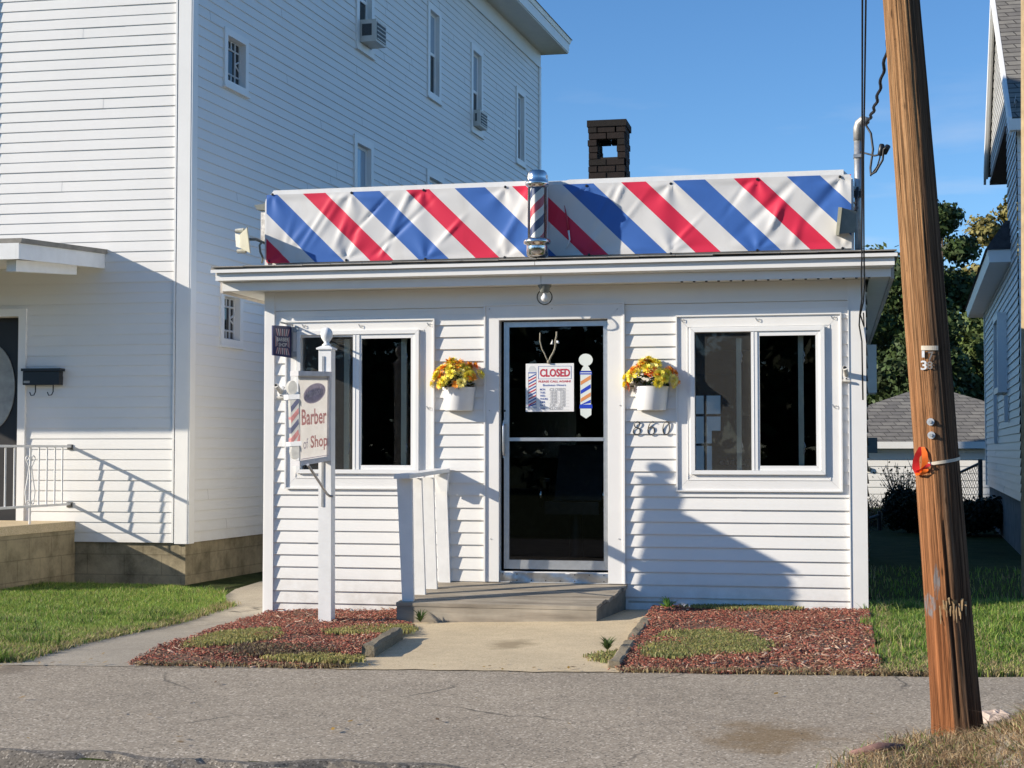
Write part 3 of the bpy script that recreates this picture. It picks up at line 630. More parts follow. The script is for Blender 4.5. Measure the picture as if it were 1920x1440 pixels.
# --- flower pots
def flower_head(mb,c,nrm,r,m,kind):
    nrm=Vector(nrm).normalized(); a=nrm.orthogonal().normalized(); b=nrm.cross(a)
    if kind==0:    # chrysanthemum : many petals in rings
        for ring,(cnt,el,L) in enumerate(((13,.0,1.),(13,.4,.95),(10,.8,.85),(7,1.15,.7),(4,1.4,.5))):
            for k in range(cnt):
                an=2*math.pi*(k+.5*(ring%2))/cnt+random.uniform(-.15,.15); d=(a*math.cos(an)+b*math.sin(an))*math.cos(el)+nrm*math.sin(el)
                sd=d.cross(nrm).normalized()*r*.15; p=Vector(c)
                mb.quad(p+d*r*.2-sd*.5,p+d*r*L*.75-sd,p+d*r*L,p+d*r*L*.75+sd,m)
    else:
        for k in range(13):
            an=2*math.pi*k/13+random.uniform(-.2,.2); el=random.uniform(-.1,.9); d=(a*math.cos(an)+b*math.sin(an))*math.cos(el)+nrm*math.sin(el)
            sd=d.cross(nrm).normalized()*r*.2; p=Vector(c); mb.quad(p,p+d*r*.6-sd,p+d*r*1.1,p+d*r*.6+sd,m)
def flower_pot(cx,ztop,label,seed):
    rs=random.getstate(); random.seed(seed)
    P=thing('flower_pot',label,'flower pot',(cx,-.02,ztop-.2),'flower pots beside the door'); 
    mb=MB(); prof=[]; n=18
    def ring(r,z,k=1.0): return [(cx+r*math.cos(a),-.02-r*1.0*max(0,math.sin(a))*k,z) for a in np.linspace(0,math.pi,n)]
    rings=[ring(.112,ztop-.19),ring(.116,ztop-.186),ring(.136,ztop-.02),ring(.139,ztop),ring(.133,ztop),ring(.13,ztop-.02)]
    vs=[p for r in rings for p in r]; mb.add(vs,[(i*n+j+1,i*n+j,(i+1)*n+j,(i+1)*n+j+1) for i in range(5) for j in range(n-1)]+[tuple(range(n))])
    L_=len(rings); mb.add([rings[i][0] for i in range(4)]+[rings[i][-1] for i in range(4)],[(0,1,5,4),(1,2,6,5),(2,3,7,6)])
    mb.build('pot',M['pot'],P,auto=50)
    mb=MB(); rr=[(x,y,ztop-.03) for x,y,_ in ring(.128,0)]; mb.add(rr,[tuple(range(n))])
    for k in range(70):
        a=random.uniform(0,math.pi); q=random.uniform(.2,1.15); p=Vector((cx+.125*q*math.cos(a),-.02-.12*q*math.sin(a),ztop+random.uniform(-.01,.09))); d=Vector((random.gauss(0,1),random.gauss(-.3,1),random.gauss(.3,.6))).normalized(); sd=d.orthogonal()*.012
        mb.quad(p,p+d*.02-sd,p+d*.055,p+d*.02+sd)
    mb.build('foliage',M['leaf_in'],P)
    kinds=[('yellow',0),('orange',1),('yellow',0),('rust_petal',1),('pale_petal',0),('yellow',0),('orange',0),('yellow',0),('yellow',0),('yellow',0)]
    for k in range(56):
        a=random.uniform(0.05,math.pi-.05); el=random.uniform(.05,1.5); q=random.uniform(.85,1.08)
        d=Vector((math.cos(a)*math.cos(el),-math.sin(a)*math.cos(el),math.sin(el)))
        c=(cx+d.x*.205*q,-.06+d.y*.15*q,ztop+.0+d.z*.19*q*(0.9+.25*random.random()))
        nm,kd=random.choice(kinds); mb=MB(); flower_head(mb,c,d,random.uniform(.040,.056),0,kd); mb.build('flower_head',M[nm],P)
    random.setstate(rs)
flower_pot(-.784,1.806,'white wall pot of yellow and orange flowers between left window and door',3)
flower_pot(.793,1.80,'white wall pot of yellow and orange flowers above the number 860',8)
# --- house number
def arc(cx,cy,rx,ry,a0,a1,n=14): return [(cx+rx*math.cos(R(a0+(a1-a0)*i/n)),cy+ry*math.sin(R(a0+(a1-a0)*i/n))) for i in range(n+1)]
DIG={'8':[arc(.5,.755,.30,.235,0,360),arc(.5,.265,.40,.265,0,360)],'6':[arc(.5,.30,.38,.30,0,360),[(.78,.93),(.60,.99),(.36,.90),(.20,.68),(.13,.42),(.12,.30)]],'0':[arc(.5,.5,.38,.5,0,360,20)]}
for ch_,u,lb in (('8',1194,'dark metal numeral 8, first digit on the siding right of the door'),('6',1221,'dark metal numeral 6 between the 8 and the 0'),('0',1249,'dark metal numeral 0, last digit beside the right window')):
    X_,Z_=w(u-8,815,-.02); Xb,Zt=w(u+8,790,-.02); mb=MB()
    for st_ in DIG[ch_]:
        n=len(st_); rr=[.0028+.0026*abs(math.sin(2*math.pi*i/(n-1)+.9)) for i in range(n)]
        mb.tube([(X_+(Xb-X_)*(px+.1*(py-.5)),-.0195,Z_+(Zt-Z_)*py) for px,py in st_],rr,n=6)
    o=mb.build('house_number',M['bronze'],None,smooth=True,loc=(X_,-.02,Z_)); tag(o,lb,'house number','house number digits')
# --- closed sign in the door
cy=.052; c0=w(986,772,cy); c1=w(1076,681,cy); cw,chh=c1[0]-c0[0],c1[1]-c0[1]
cs=thing('closed_sign','white CLOSED business hours card hanging on a cord in the door glass','sign',(c0[0]+cw/2,cy,c0[1]))
mb=MB(); mb.box(c0[0],c1[0],cy-.003,cy,c0[1],c1[1]); mb.build('card',M['paper'],cs)
def cpos(px,py): return (c0[0]+cw*(px-558)/590., c1[1]-chh*(py-655)/600.)     # zoom-8 pixel to card
y_=cy-.003
mb=MB()
def rct(x0,y0,x1,y1,m,d=.001): a=cpos(x0,y1); b=cpos(x1,y0); mb.quad((a[0],y_-d,a[1]),(b[0],y_-d,a[1]),(b[0],y_-d,b[1]),(a[0],y_-d,b[1]),m)
rct(712,688,1118,692,1);rct(712,845,1118,849,1);rct(712,688,717,849,1);rct(1113,688,1118,849,1)
def tx(s,x0,y0,x1,y1,m,shear=0.,bold=0.):
    a=cpos(x0,y1); b=cpos(x1,y0); mb.text(s,(a[0],y_,a[1]),(1,0,0),(0,0,1),b[0]-a[0],b[1]-a[1],m,shear,bold)
tx('CLOSED',732,722,1100,822,0,0,.03); tx('PLEASE CALL AGAIN!',715,866,1108,892,0,0,.02); tx('Business Hours',770,912,1052,938,1,0,.01)
for i,(d,h) in enumerate((('MON.','CLOSED'),('TUES.','10:00 - 5:00'),('WED.','10:00 - 5:00'),('THURS.','10:00 - 5:00'),('FRI.','10:00 - 5:00'),('SAT.','7:30 - 12:00'),('SUN.','CLOSED'))):
    yy=966+i*39.5; tx(d,733,yy,733+(100 if len(d)>5 else 68),yy+24,1,0,.02); tx(h,852 if i not in(1,2,3,4) else 862,yy-3,1045 if i<6 else 1015,yy+27,2,.25)
    rct(845,yy+31,1090,yy+32.5,2)
# little pole drawn on the card
def poly(pts,m,d=.0012): mb.prism([(*cpos(a,b)[:1],y_-d,cpos(a,b)[1]) for a,b in pts][::-1],(0,.0002,0),m)
poly([(590+0,768),(688,768),(684,720),(664,690),(638,680),(612,690),(594,720)],3,.0008)
rct(588,764,690,776,1)
for k in range(11):
    yy=800+k*38; a=yy; poly([(592,min(a+26,1196)),(684,max(780,a-24)),(684,max(780,a-8)),(592,min(a+42,1196))] if a<1180 else [(592,1180),(684,1150),(684,1166),(592,1196)],0 if k%2 else 1)
rct(588,1196,692,1202,1); rct(586,1202,694,1226,3)
rct(589,776,592,1200,2);rct(684,776,687,1200,2)
mb.build('lettering',[M['ink_red'],M['ink_blue'],M['ink_grey'],plain('card_grey',(.62,.64,.65),.5,var=.03)],cs)
mb=MB(); k=w(1029,678,cy-.008); l=w(1012,624,cy-.008); r=w(1043,622,cy-.008)
def rope(a,b,n=7): return [(a[0]+(b[0]-a[0])*i/n+random.uniform(-.005,.005)-.02*math.sin(math.pi*i/n)*(1 if b[0]<a[0] else -1),cy-.01,a[1]+(b[1]-a[1])*i/n) for i in range(n+1)]
mb.tube(rope(k,l),.006,n=6); mb.tube(rope(k,r),.008,n=6); mb.lathe((k[0],cy-.01,k[1]-.002),[(.004,-.016),(.016,-.006),(.014,.008),(.004,.018)],n=8)
q=w(1040,641,cy-.012); mb.prism([(q[0]-.035,cy-.014,q[1]-.018),(q[0]-.012,cy-.014,q[1]-.02),(q[0]-.018,cy-.014,q[1]+.02)],(0,.002,0),1); mb.prism([(q[0]+.012,cy-.014,q[1]-.008),(q[0]+.036,cy-.014,q[1]-.016),(q[0]+.034,cy-.014,q[1]+.006),(q[0]+.014,cy-.014,q[1]+.012)],(0,.002,0),1)
mb.build('cord',[plain('grey_cord',(.25,.23,.18),.8,var=.5,sc=80),M['paper']],cs,smooth=True)
# --- barber pole decal on the glass
dy2=dy+.013
def dpos(px,py): u=900+px*280/1833.; v=580+py*220/1440.; return w(u,v,dy2)
mb=MB()
def dp(pts,m,d=0.): mb.prism([(dpos(a,b)[0],dy2-d,dpos(a,b)[1]) for a,b in pts][::-1],(0,-.0008,0),m)
circ=[(1298+86*math.cos(a),620+76*math.sin(a)) for a in np.linspace(0,2*math.pi,22)[:-1]]
dp(circ,0); dp([(1275,690),(1322,690),(1340,712),(1362,755),(1238,755),(1258,712)],0,.0004)
dp([(1228,760),(1370,760),(1374,800),(1224,800)],1,.0006); dp([(1232,774),(1368,774),(1368,784),(1232,784)],0,.0012)
dp([(1232,800),(1364,800),(1362,1172),(1232,1172)],0,.0)
for k,(a,m) in enumerate(((850,2),(960,1),(1060,2),(1150,1))):
    hi=lambda v:min(v,1170)
    dp([(1236,hi(a+35)),(1358,max(802,a-42)),(1358,a+8 if a<1150 else 1150),(1236,hi(a+80))],m,.0008)
dp([(1224,1168),(1376,1168),(1380,1216),(1220,1216)],1,.0006); dp([(1230,1218),(1368,1218),(1366,1296),(1302,1340),(1234,1296)],0,.0004)
o=mb.build('window_decal',[M['decal_pale'],M['decal_blue'],M['decal_orange']],None,loc=(dpos(1300,1340)[0],dy2,dpos(1300,1340)[1])); tag(o,'barber pole sticker in orange, blue and white on the door glass','sticker')
# --- flag holders
def holder(u,v,label):
    X_,Z_=w(u,v,-.03); t_=thing('flag_holder',label,'bracket',(X_,-.02,Z_),'flag pole brackets by the corners')
    mb=MB(); mb.lathe((X_,-.018,Z_),[(.034,0),(.034,-.008),(.026,-.014)],axis='y',n=14,sy=1.6); mb.build('plate',M['trim'],t_)
    mb=MB(); mb.tube([(X_,-.03,Z_),(X_-.006,-.075,Z_+.025),(X_-.012,-.12,Z_+.05)],.02,n=12); mb.tube([(X_-.03,-.045,Z_-.045),(X_+.03,-.05,Z_-.05)],.01,n=8); mb.build('socket',plain('weathered_white_metal',(.55,.53,.48),.5,var=.3,sc=50),t_,auto=40)
    mb=MB(); mb.lathe((X_-.0125,-.1215,Z_+.0505),[(.014,0),(.013,-.002)],axis='y',n=10); mb.lathe((X_,-.036,Z_-.03),[(.007,0),(.005,-.006)],axis='y',n=8); mb.build('screw',M['black'],t_)
holder(1587,703,'small cream flag pole bracket on the siding right of the right window'); holder(527,735,'small cream flag pole bracket left of the hanging shop sign')
# --- small projecting enamel sign
q0=np.array([-2.262,-.02]); ps=thing('projecting_sign','small dark enamel BARBER SHOP plate projecting from the left window trim','sign',(-2.25,-.2,2.1))
pn=[atY(547,612,-.03),atY(547,671,-.03),atY(512,666,-.33),atY(512,610,-.33)]
T_=[Vector(p) for p in pn]; TL,BL,BR,TR=T_[3],T_[2],T_[1],T_[0]
nrm=((TR-TL).cross(BL-TL)).normalized(); 
if nrm.dot(Vector(CAM)-TL)<0: nrm=-nrm
mb=MB(); mb.prism([TL,TR,BR,BL],nrm*-.012,0); mb.build('plate',M['navy'],ps)
def sp(x,y): a=TL.lerp(TR,x); b=BL.lerp(BR,x); return a.lerp(b,y)+nrm*.0015
mb=MB()
for k in range(7):
    a=.2+.09*k; 
    for (ya,yb,sgn) in ((.1,.33,1),(.72,.93,-1)):
        ctr=.5; top=ctr+(a-.47)*1.28; bot=ctr+(a-.47)*.95
        xa,xb=(top,bot) if sgn==1 else (bot,top)
        mb.add([sp(xa-.028,ya),sp(xa+.028,ya),sp(xb+.024,yb),sp(xb-.024,yb)],[(0,3,2,1)],k%2)
for s_i in (0,1):
    for k in range(3):
        xx=.13+.05*k if s_i==0 else .87-.05*k; mb.add([sp(xx-.012,.34+.02*k),sp(xx+.012,.34+.02*k),sp(xx+.012,.70-.02*k),sp(xx-.012,.70-.02*k)],[(0,3,2,1)],k%2)
mb.build('stripes',[M['faded_pink'],plain('white_enamel',(.6,.6,.62),.5)],ps)
mb=MB(); a=sp(.2,.50); X_=(TR-TL); X_n=X_.normalized(); Zv=(TL-BL).normalized()
mb.text('BARBER',sp(.19,.52),X_n,Zv,X_.length*.62,(TL-BL).length*.13,0,0,.02); mb.text('SHOP',sp(.28,.69),X_n,Zv,X_.length*.44,(TL-BL).length*.13,0,0,.02); mb.build('lettering',[plain('white_enamel_letter',(.7,.7,.7),.5)],ps)
mb=MB(); 
for v_ in (618,664): p=atY(551,v_,-.03); mb.box(p[0]-.05,p[0]+.04,-.034,-.0245,p[2]-.022,p[2]+.022)
p=atY(549,611,-.03); mb.box(p[0]-.006,p[0]+.006,-.34,-.03,p[2]+.0,p[2]+.012); p2_=atY(549,672,-.03); mb.box(p[0]-.004,p[0]+.006,-.045,-.036,p2_[2],p[2]); mb.build('bracket',M['steel'],ps)
# --- sign post and hanging sign
py_=-1.05; pX0=atY(603,760,py_)[0]; pX1=atY(626.5,760,py_)[0]; pc_=(pX0+pX1)/2; hw=(pX1-pX0)/2
spost=thing('sign_post','white square wooden post with ball finial standing in red mulch','post',(pc_,py_,Gs(pc_,py_)))
zc=atY(612,656,py_)[2]
mb=MB(); mb.hexa([(pc_-hw,py_-hw,-.2),(pc_+hw,py_-hw,-.2),(pc_+hw,py_+hw,-.2),(pc_-hw,py_+hw,-.2)],[(pc_-.01-hw,py_-hw,zc),(pc_-.01+hw,py_-hw,zc),(pc_-.01+hw,py_+hw,zc),(pc_-.01-hw,py_+hw,zc)]); mb.build('post',M['painted'],spost)
xc=pc_-.012
mb=MB(); h2=hw+.013; mb.box(xc-h2,xc+h2,py_-h2,py_+h2,zc,zc+.014); mb.hexa([(xc-h2+.004,py_-h2+.004,zc+.014),(xc+h2-.004,py_-h2+.004,zc+.014),(xc+h2-.004,py_+h2-.004,zc+.014),(xc-h2+.004,py_+h2-.004,zc+.014)],[(xc-.02,py_-.02,zc+.035),(xc+.02,py_-.02,zc+.035),(xc+.02,py_+.02,zc+.035),(xc-.02,py_+.02,zc+.035)]); mb.build('cap',M['painted'],spost)
zf=zc+.03; mb=MB(); mb.lathe((xc,py_,zf),[(.034,0),(.036,.008),(.024,.016),(.019,.028),(.03,.042),(.042,.062),(.046,.085),(.044,.105),(.034,.125),(.018,.138),(.004,.142)]); mb.build('finial',M['painted'],spost,smooth=True)
mb=MB()
for (za,zb4) in ((668,698),(862,950)):
    a=atY(609,za,py_-hw)[2]; b=atY(609,zb4,py_-hw)[2]; mb.box(pc_-.03,pc_-.012,py_-hw-.006,py_-hw-.0005,b,a)
mb.split('strap',M['steel'],spost)
hs=thing('hanging_sign','weathered white Barber Shop sign board fixed to the front of the post','sign',(-1.63,-1.5,1.2))
dA,dB=-1.115,-1.50
cor=[Vector(atY(559,703,dB)),Vector(atY(617,704,dA)),Vector(atY(615,857,dA)),Vector(atY(561,866,dB))]   # TL TR BR BL
TL,TR,BR,BL=cor; nrm=((TR-TL).cross(BL-TL)).normalized()
if nrm.dot(Vector(CAM)-TL)<0: nrm=-nrm
Xs=(TR-TL); 
def hp(x,y,o=0.): return TL.lerp(TR,x).lerp(BL.lerp(BR,x),y)+nrm*o
mb=MB(); mb.quad(TL,BL,BR,TR); mb.build('panel',M['sign_face'],hs)
mb=MB()
for a,b,c,d in ((-.0,1.0,-.045,.012),(-.0,1.0,.988,1.045)): mb.prism([hp(a-.06,c,.02),hp(b+.02,c,.02),hp(b+.02,d,.02),hp(a-.06,d,.02)],nrm*-.075)
mb.prism([hp(.95,.012,.018),hp(1.02,.012,.018),hp(1.02,.988,.018),hp(.95,.988,.018)],nrm*-.07)
mb.build('frame',plain('greyed_sign_frame',(.56,.55,.56),.5,var=.12,sc=20),hs)
mb=MB(); Zs=(TL-BL).normalized(); Xn=Xs.normalized(); Lx=Xs.length; Lz=(TL-BL).length
Zv=lambda x:(TL.lerp(TR,x)-BL.lerp(BR,x)).normalized()
def stxt(s,x0,y1,x1,y0,m,bold=.012,shear=0.): mb.text(s,hp(x0,y1,.001),(hp(x1,y1)-hp(x0,y1)).normalized(),(hp(x0,y0)-hp(x0,y1)).normalized(),(hp(x1,y1)-hp(x0,y1)).length,(hp(x0,y0)-hp(x0,y1)).length,m,shear,bold,.001)
stxt('Barber',.09,.585,.93,.40,0,.02); stxt('Shop',.38,.905,.97,.715,0,.02); stxt('of',.14,.86,.30,.74,1,.0)
el=[hp(.52+.36*math.cos(a),.215-.115*math.sin(a)-.10*.36*math.cos(a),.0015) for a in np.linspace(0,2*math.pi,40)[:-1]]; mb.add(el,[tuple(range(len(el)))],1)
el=[hp(.50+.31*math.cos(a),.235-.075*math.sin(a)-.10*.31*math.cos(a),.0022) for a in np.linspace(0,2*math.pi,40)[:-1]]; mb.add(el,[tuple(range(len(el)))],2)
mb.text("Marino's",hp(.24,.275,.003),(hp(.78,.215)-hp(.24,.275)).normalized(),Zs,Lx*.54,Lz*.085,3,.25,.012,.001)
for x0,x1,y in ((.06,.96,.03),(.06,.96,.97)): mb.add([hp(x0,y,.001),hp(x1,y,.001),hp(x1,y+.008,.001),hp(x0,y+.008,.001)],[(0,3,2,1)],1)
mb.build('lettering',[M['let_red'],M['let_purple'],M['let_lilac'],M['let_pale']],hs)
# cut-out barber pole on the outer edge
pl=lambda u,v: Vector(atY(u,v,dB-.02))
mb=MB()
def zz(px,py): return pl(500+px/4.,600+py/4.)
def ppl(pts,m,o=0.,th=.02): mb.prism([zz(a,b)+nrm*o for a,b in pts],nrm*-th,m)
ppl([(196+34*math.cos(a),507+52*math.sin(a)) for a in np.linspace(0,2*math.pi,24)[:-1]],0)
ppl([(150,560),(238,556),(238,592),(152,598)],1,.012,.04)
ppl([(176,594),(240,590),(250,912),(188,918)],0)
for k,(y0) in enumerate((610,690,770,850)):
    ppl([(180,y0+40),(236,y0-30),(240,y0+10),(184,y0+82)],2 if k%2 else 3,.002,.022)
ppl([(236,880),(249,850),(250,910),(226,914)],2,.002,.022)
ppl([(165,916),(252,908),(252,942),(168,948)],1,.012,.04)
ppl([(190,948),(244,944),(246,1030),(222,1046),(196,1032),(184,990)],0)
mb.build('pole_cutout',[plain('weathered_cutout',(.50,.49,.45),.6,var=.15,sc=25),M['painted'],M['faded_red'],plain('faded_navy_paint',(.09,.10,.17),.6,var=.3,sc=30)],hs)
mb=MB(); a=atY(577,871,-1.6); b=atY(618,930,py_-hw-.01); m_=atY(613,926,py_-.1); mb.tube([a,m_,b],.010,n=8); mb.tube([b,b+np.array([.03,.0,.0])],.010,n=8); mb.build('brace',M['steel'],hs)
# --- floodlights
def flood_left():
    P0=atY(452,450,-.35); f=thing('floodlight','beige floodlight on an arm left of the striped sign','floodlight',tuple(P0),'floodlights at the sign ends')
    y0=-.35
    def q(px,py,d=0.): p=atY(420+px/8.,340+py/8.,y0+d); return Vector(p)
    mb=MB(); A=[q(345,690),q(390,1075)]; B_=[q(165,740),q(205,1060)]
    lens=[q(345,690),q(390,1075),q(390,1075,.24),q(345,690,.24)]; back=[q(232,800,.04),q(245,1000,.04),q(245,1000,.2),q(232,800,.2)]
    mb.hexa(lens,back); body=mb.build('housing',M['beige'],f)
    mb=MB(); mb.hexa([q(340,685,-.01),q(388,1080,-.01),q(388,1080,.25),q(340,685,.25)],[q(358,685,-.01),q(402,1080,-.01),q(402,1080,.25),q(358,685,.25)]); mb.build('rim',M['grey_lamp'],f)
    mb=MB(); mb.hexa([q(232,800,.04),q(245,1000,.04),q(245,1000,.2),q(232,800,.2)],[q(165,780,.06),q(180,980,.06),q(180,980,.18),q(165,780,.18)]); mb.tube([q(175,745,.1),q(300,730,.1)],.018); mb.tube([q(200,1050,.1),q(330,1045,.1)],.018); mb.build('gear_box',plain('pale_lamp_back',(.50,.49,.42),.5,var=.2,sc=40),f)
    mb=MB(); mb.tube([q(360,870,.12),q(480,870,.2),Vector((sx0-.02,-.05,q(580,865)[2]))],.012); mb.tube([q(575,900,.2),q(535,960,.2),q(545,1060,.2),q(585,1150,.24),q(570,1220,.28)],.009,n=6); mb.build('arm',M['grey_lamp'],f,smooth=True)
    return f
flood_left()
P0=atY(488,388,-.03); f=thing('junction_box','small dark bracket box behind the left end of the striped sign','bracket',(sx0-.08,.0,3.3))
mb=MB(); a=atY(476,388,.0); b=atY(498,396,.0); mb.prism([tuple(atY(476,385,.0)),tuple(atY(482,393,.0)),tuple(atY(500,394,.0)),tuple(atY(500,381,.0))],(0,.08,0)); mb.build('arm',M['grey_lamp'],f)
mb=MB(); a=atY(493,400,.02); b=atY(499,455,.02); mb.box(a[0],sx0-.013,-.03,.05,b[2],a[2]); mb.build('plate',plain('peeling_paint',(.55,.53,.5),.7,var=.35,sc=40),f)
def flood_right():
    y0=-.30
    f=thing('floodlight','grey floodlight hung on the conduit at the right end of the striped sign','floodlight',tuple(atY(1590,415,y0)),'floodlights at the sign ends')
    q=lambda u,v,d=0.: Vector(atY(u,v,y0+d))
    mb=MB(); mb.hexa([q(1576,389,-.02),q(1570,439,-.02),q(1570,439,.2),q(1576,389,.2)],[q(1606,396,.02),q(1604,436,.02),q(1604,436,.16),q(1606,396,.16)]); mb.build('housing',M['grey_lamp'],f)
    mb=MB(); mb.hexa([q(1572,388,-.03),q(1567,441,-.03),q(1567,441,.21),q(1572,388,.21)],[q(1579,389,-.03),q(1573,441,-.03),q(1573,441,.21),q(1579,389,.21)]); mb.build('rim',M['beige'],f)
    mb=MB(); mb.tube([q(1604,396,.1),q(1606,372,.2),q(1608,352,.26)],.013); mb.tube([q(1602,380,.1),q(1608,390,.2),q(1604,400,.1)],.008); mb.box(q(1600,350)[0],q(1617,350)[0],-.06,.03,q(1600,358)[2],q(1600,348)[2]); mb.build('arm',M['black'],f)
flood_right()
# --- service mast
ms=thing('service_mast','grey conduit mast with bent weatherhead rising at the right end of the roof','conduit',(2.38,.03,2.8))
x_=atY(1610,400,.05)[0]; zt_=atY(1610,240,.05)[2]
mb=MB(); mb.tube([(x_-.003,.05,2.6),(x_-.002,.05,zt_-.02)],.030,n=14); mb.build('conduit',M['steel'],ms,smooth=True)
mb=MB(); mb.tube([(x_,.05,zt_-.10),(x_,.05,zt_),(x_+.012,.04,zt_+.035),(x_+.04,.02,zt_+.055),(x_+.075,.0,zt_+.04)],[.036,.036,.037,.036,.030],n=14); mb.build('weatherhead',plain('weatherhead_metal',(.40,.39,.37),.5,.5,var=.2,sc=30),ms,smooth=True)
mb=MB(); 
for v_ in (292,352): p=atY(1610,v_,.02); mb.box(x_-.036,x_+.036,.012,.09,p[2]-.012,p[2]+.012)
mb.split('clamp',M['steel'],ms)
# --- cables
def cab(label,pts,r=.010,n=6,name='cable'):
    mb=MB(); mb.tube(pts,r,n=n,cap=True); p=pts[0]; o=mb.build(name,M['cable'],None,smooth=True,loc=tuple(p)); return tag(o,label,'cable','service cables at the right corner')
hx_,hy_,hz_=2.40,-.40,2.72
up1=atY(1618,-60,-4.6); 
def cat(a,b,sag,n=16): a=Vector(a);b=Vector(b); return [a.lerp(b,i/n)-Vector((0,0,sag*math.sin(math.pi*i/n))) for i in range(n+1)]
e1=atY(1617,478,-.42); e2=atY(1621,478,-.42)
cab('long black cable dropping from overhead, left one of the pair by the right corner',[tuple(p) for p in cat(atY(1617,-40,-3.0),atY(1616,480,-.42),.03)]+[tuple(atY(1615,520,-.40)),tuple(atY(1616,560,-.35)),tuple(atY(1612,590,-.15)),tuple(atY(1611,610,-.05)),tuple(atY(1616,640,-.05)),tuple(atY(1618,750,-.05))],.006)
cab('long black cable dropping from overhead, right one of the pair by the right corner',[tuple(p) for p in cat(atY(1624,-40,-3.0),atY(1619,300,-1.2),.03)]+[tuple(atY(1620,480,-.42)),tuple(atY(1621,530,-.39)),tuple(atY(1619,565,-.3)),tuple(atY(1613,590,-.12)),tuple(atY(1620,612,-.05)),tuple(atY(1619,586,-.06))],.006)
tw=[]; A_=np.array([x_+.07,.0,zt_+.03]); B_=atY(1668,60,-1.6)
for i in range(40):
    f_=i/39; p=A_*(1-f_)+B_*f_; tw.append((p[0]+.008*math.cos(i*1.1),p[1]+.008*math.sin(i*1.1),p[2]-.12*math.sin(math.pi*f_)))
cab('twisted black service cable running from the weatherhead up behind the pole',tw,.012)
y9=-.05
lp=[(1622,232),(1633,250),(1637,280),(1632,315),(1633,328),(1642,322),(1655,300),(1657,280),(1663,275)]
cab('drooping black cable loop hanging from the weatherhead',[tuple(atY(u,v,y9-.02*i)) for i,(u,v) in enumerate(lp)],.009)
lp=[(1613,285),(1625,288),(1640,292),(1652,289),(1662,275)]
cab('short black lead from the mast clamp to the splice connectors',[tuple(atY(u,v,y9-.03*i)) for i,(u,v) in enumerate(lp)],.008)
lp=[(1632,330),(1645,312),(1650,295),(1651,270)]
cab('thin grey lead looping up to the splice connectors',[tuple(atY(u,v,y9-.03*i)) for i,(u,v) in enumerate(lp)],.006)
for i,(a,b,lb) in enumerate((((1650,292),(1654,270),'upright black splice connector, left of two'),((1657,289),(1666,272),'tilted black splice connector, right of two'))):
    mb=MB(); A_=Vector(atY(a[0],a[1],-.16)); B_=Vector(atY(b[0],b[1],-.16)); mb.tube([A_,A_.lerp(B_,.1),A_.lerp(B_,.9),B_],[.012,.022,.022,.014],n=10); o=mb.build('splice_connector',M['black'],None,smooth=True,loc=tuple(A_)); tag(o,lb+' on the mast leads','connector','splice connectors on the mast leads')
# --- meter box on the side wall
mb=MB(); mb.box(XR+.02,XR+.24,5.8,6.3,1.95,2.5); mb.box(XR+.03,XR+.23,5.79,5.80,2.0,2.45); o=mb.build('utility_box',M['soffit'],None,loc=(XR+.1,6,1.95)); tag(o,'beige utility box fixed to the far end of the shop side wall','box')
# ================================================================== step and hand rail
st=thing('wooden_step','weathered grey board step in front of the shop door','step',(-.25,-.4,0))
fl=(-1.075,-.86); frr=(.475,-.82); zf0,zb0=.133,.226
WD=NT('weathered_boards'); n=WD.noise(1,6,.65,vec=WD.map((1.2,16,16))); n2=WD.noise(4,4,.6)
c=WD.ramp(n,[(.25,(.17,.145,.118)),(.5,(.33,.29,.238)),(.75,(.45,.405,.34))]); c=WD.mix(1.,c,WD.ramp(n2,[(.3,(.8,.8,.78)),(.7,(1.1,1.08,1.04))]),'MULTIPLY'); WD.col(c); WD.set(.85,0,.2); WD.bump(n,.6,.006)
def dz(y): return zf0+(zb0-zf0)*(y+.86)/.86
nb=6
for i in range(nb):
    ya=-.86+.86*i/nb+.004; yb=-.86+.86*(i+1)/nb-.004; xl=-1.075+.2*((ya+.86)/.86)*.5; xr=.475+.12*((ya+.86)/.86)+random.uniform(-.012,.014); off=random.uniform(-.002,.002)
    mb=MB(); mb.hexa([(xl,ya,dz(ya)-.028),(xr,ya,dz(ya)-.028),(xr+.012,yb,dz(yb)-.028),(xl+.012,yb,dz(yb)-.028)],[(xl,ya,dz(ya)+off),(xr,ya,dz(ya)+off),(xr+.012,yb,dz(yb)+off),(xl+.012,yb,dz(yb)+off)]); mb.build('board',WD.mat,st)
mb=MB(); mb.box(-1.07,.47,-.852,-.81,-.02,zf0-.029); mb.build('riser',WD.mat,st)
mb=MB(); mb.hexa([(.425,-.81,-.02),(.468,-.81,-.02),(.580,-.01,.03),(.54,-.01,.03)],[(.425,-.81,zf0-.030),(.468,-.81,zf0-.030),(.580,-.01,zb0-.032),(.54,-.01,zb0-.032)]); mb.build('side_board',plain('side_board_wood',(.20,.17,.13),.85,var=.3,sc=8,bump=.4,bsc=30),st)
hr=thing('hand_rail','white slatted wooden hand rail along the left edge of the step','railing',(-1.,-.4,.15))
spec=[((744,772),(754,775),1123,-.80),((770,790),(777,797),1111,-.56),((792,812),(799,819),1102,-.32),((815,837),(822,844),1091,-.05)]
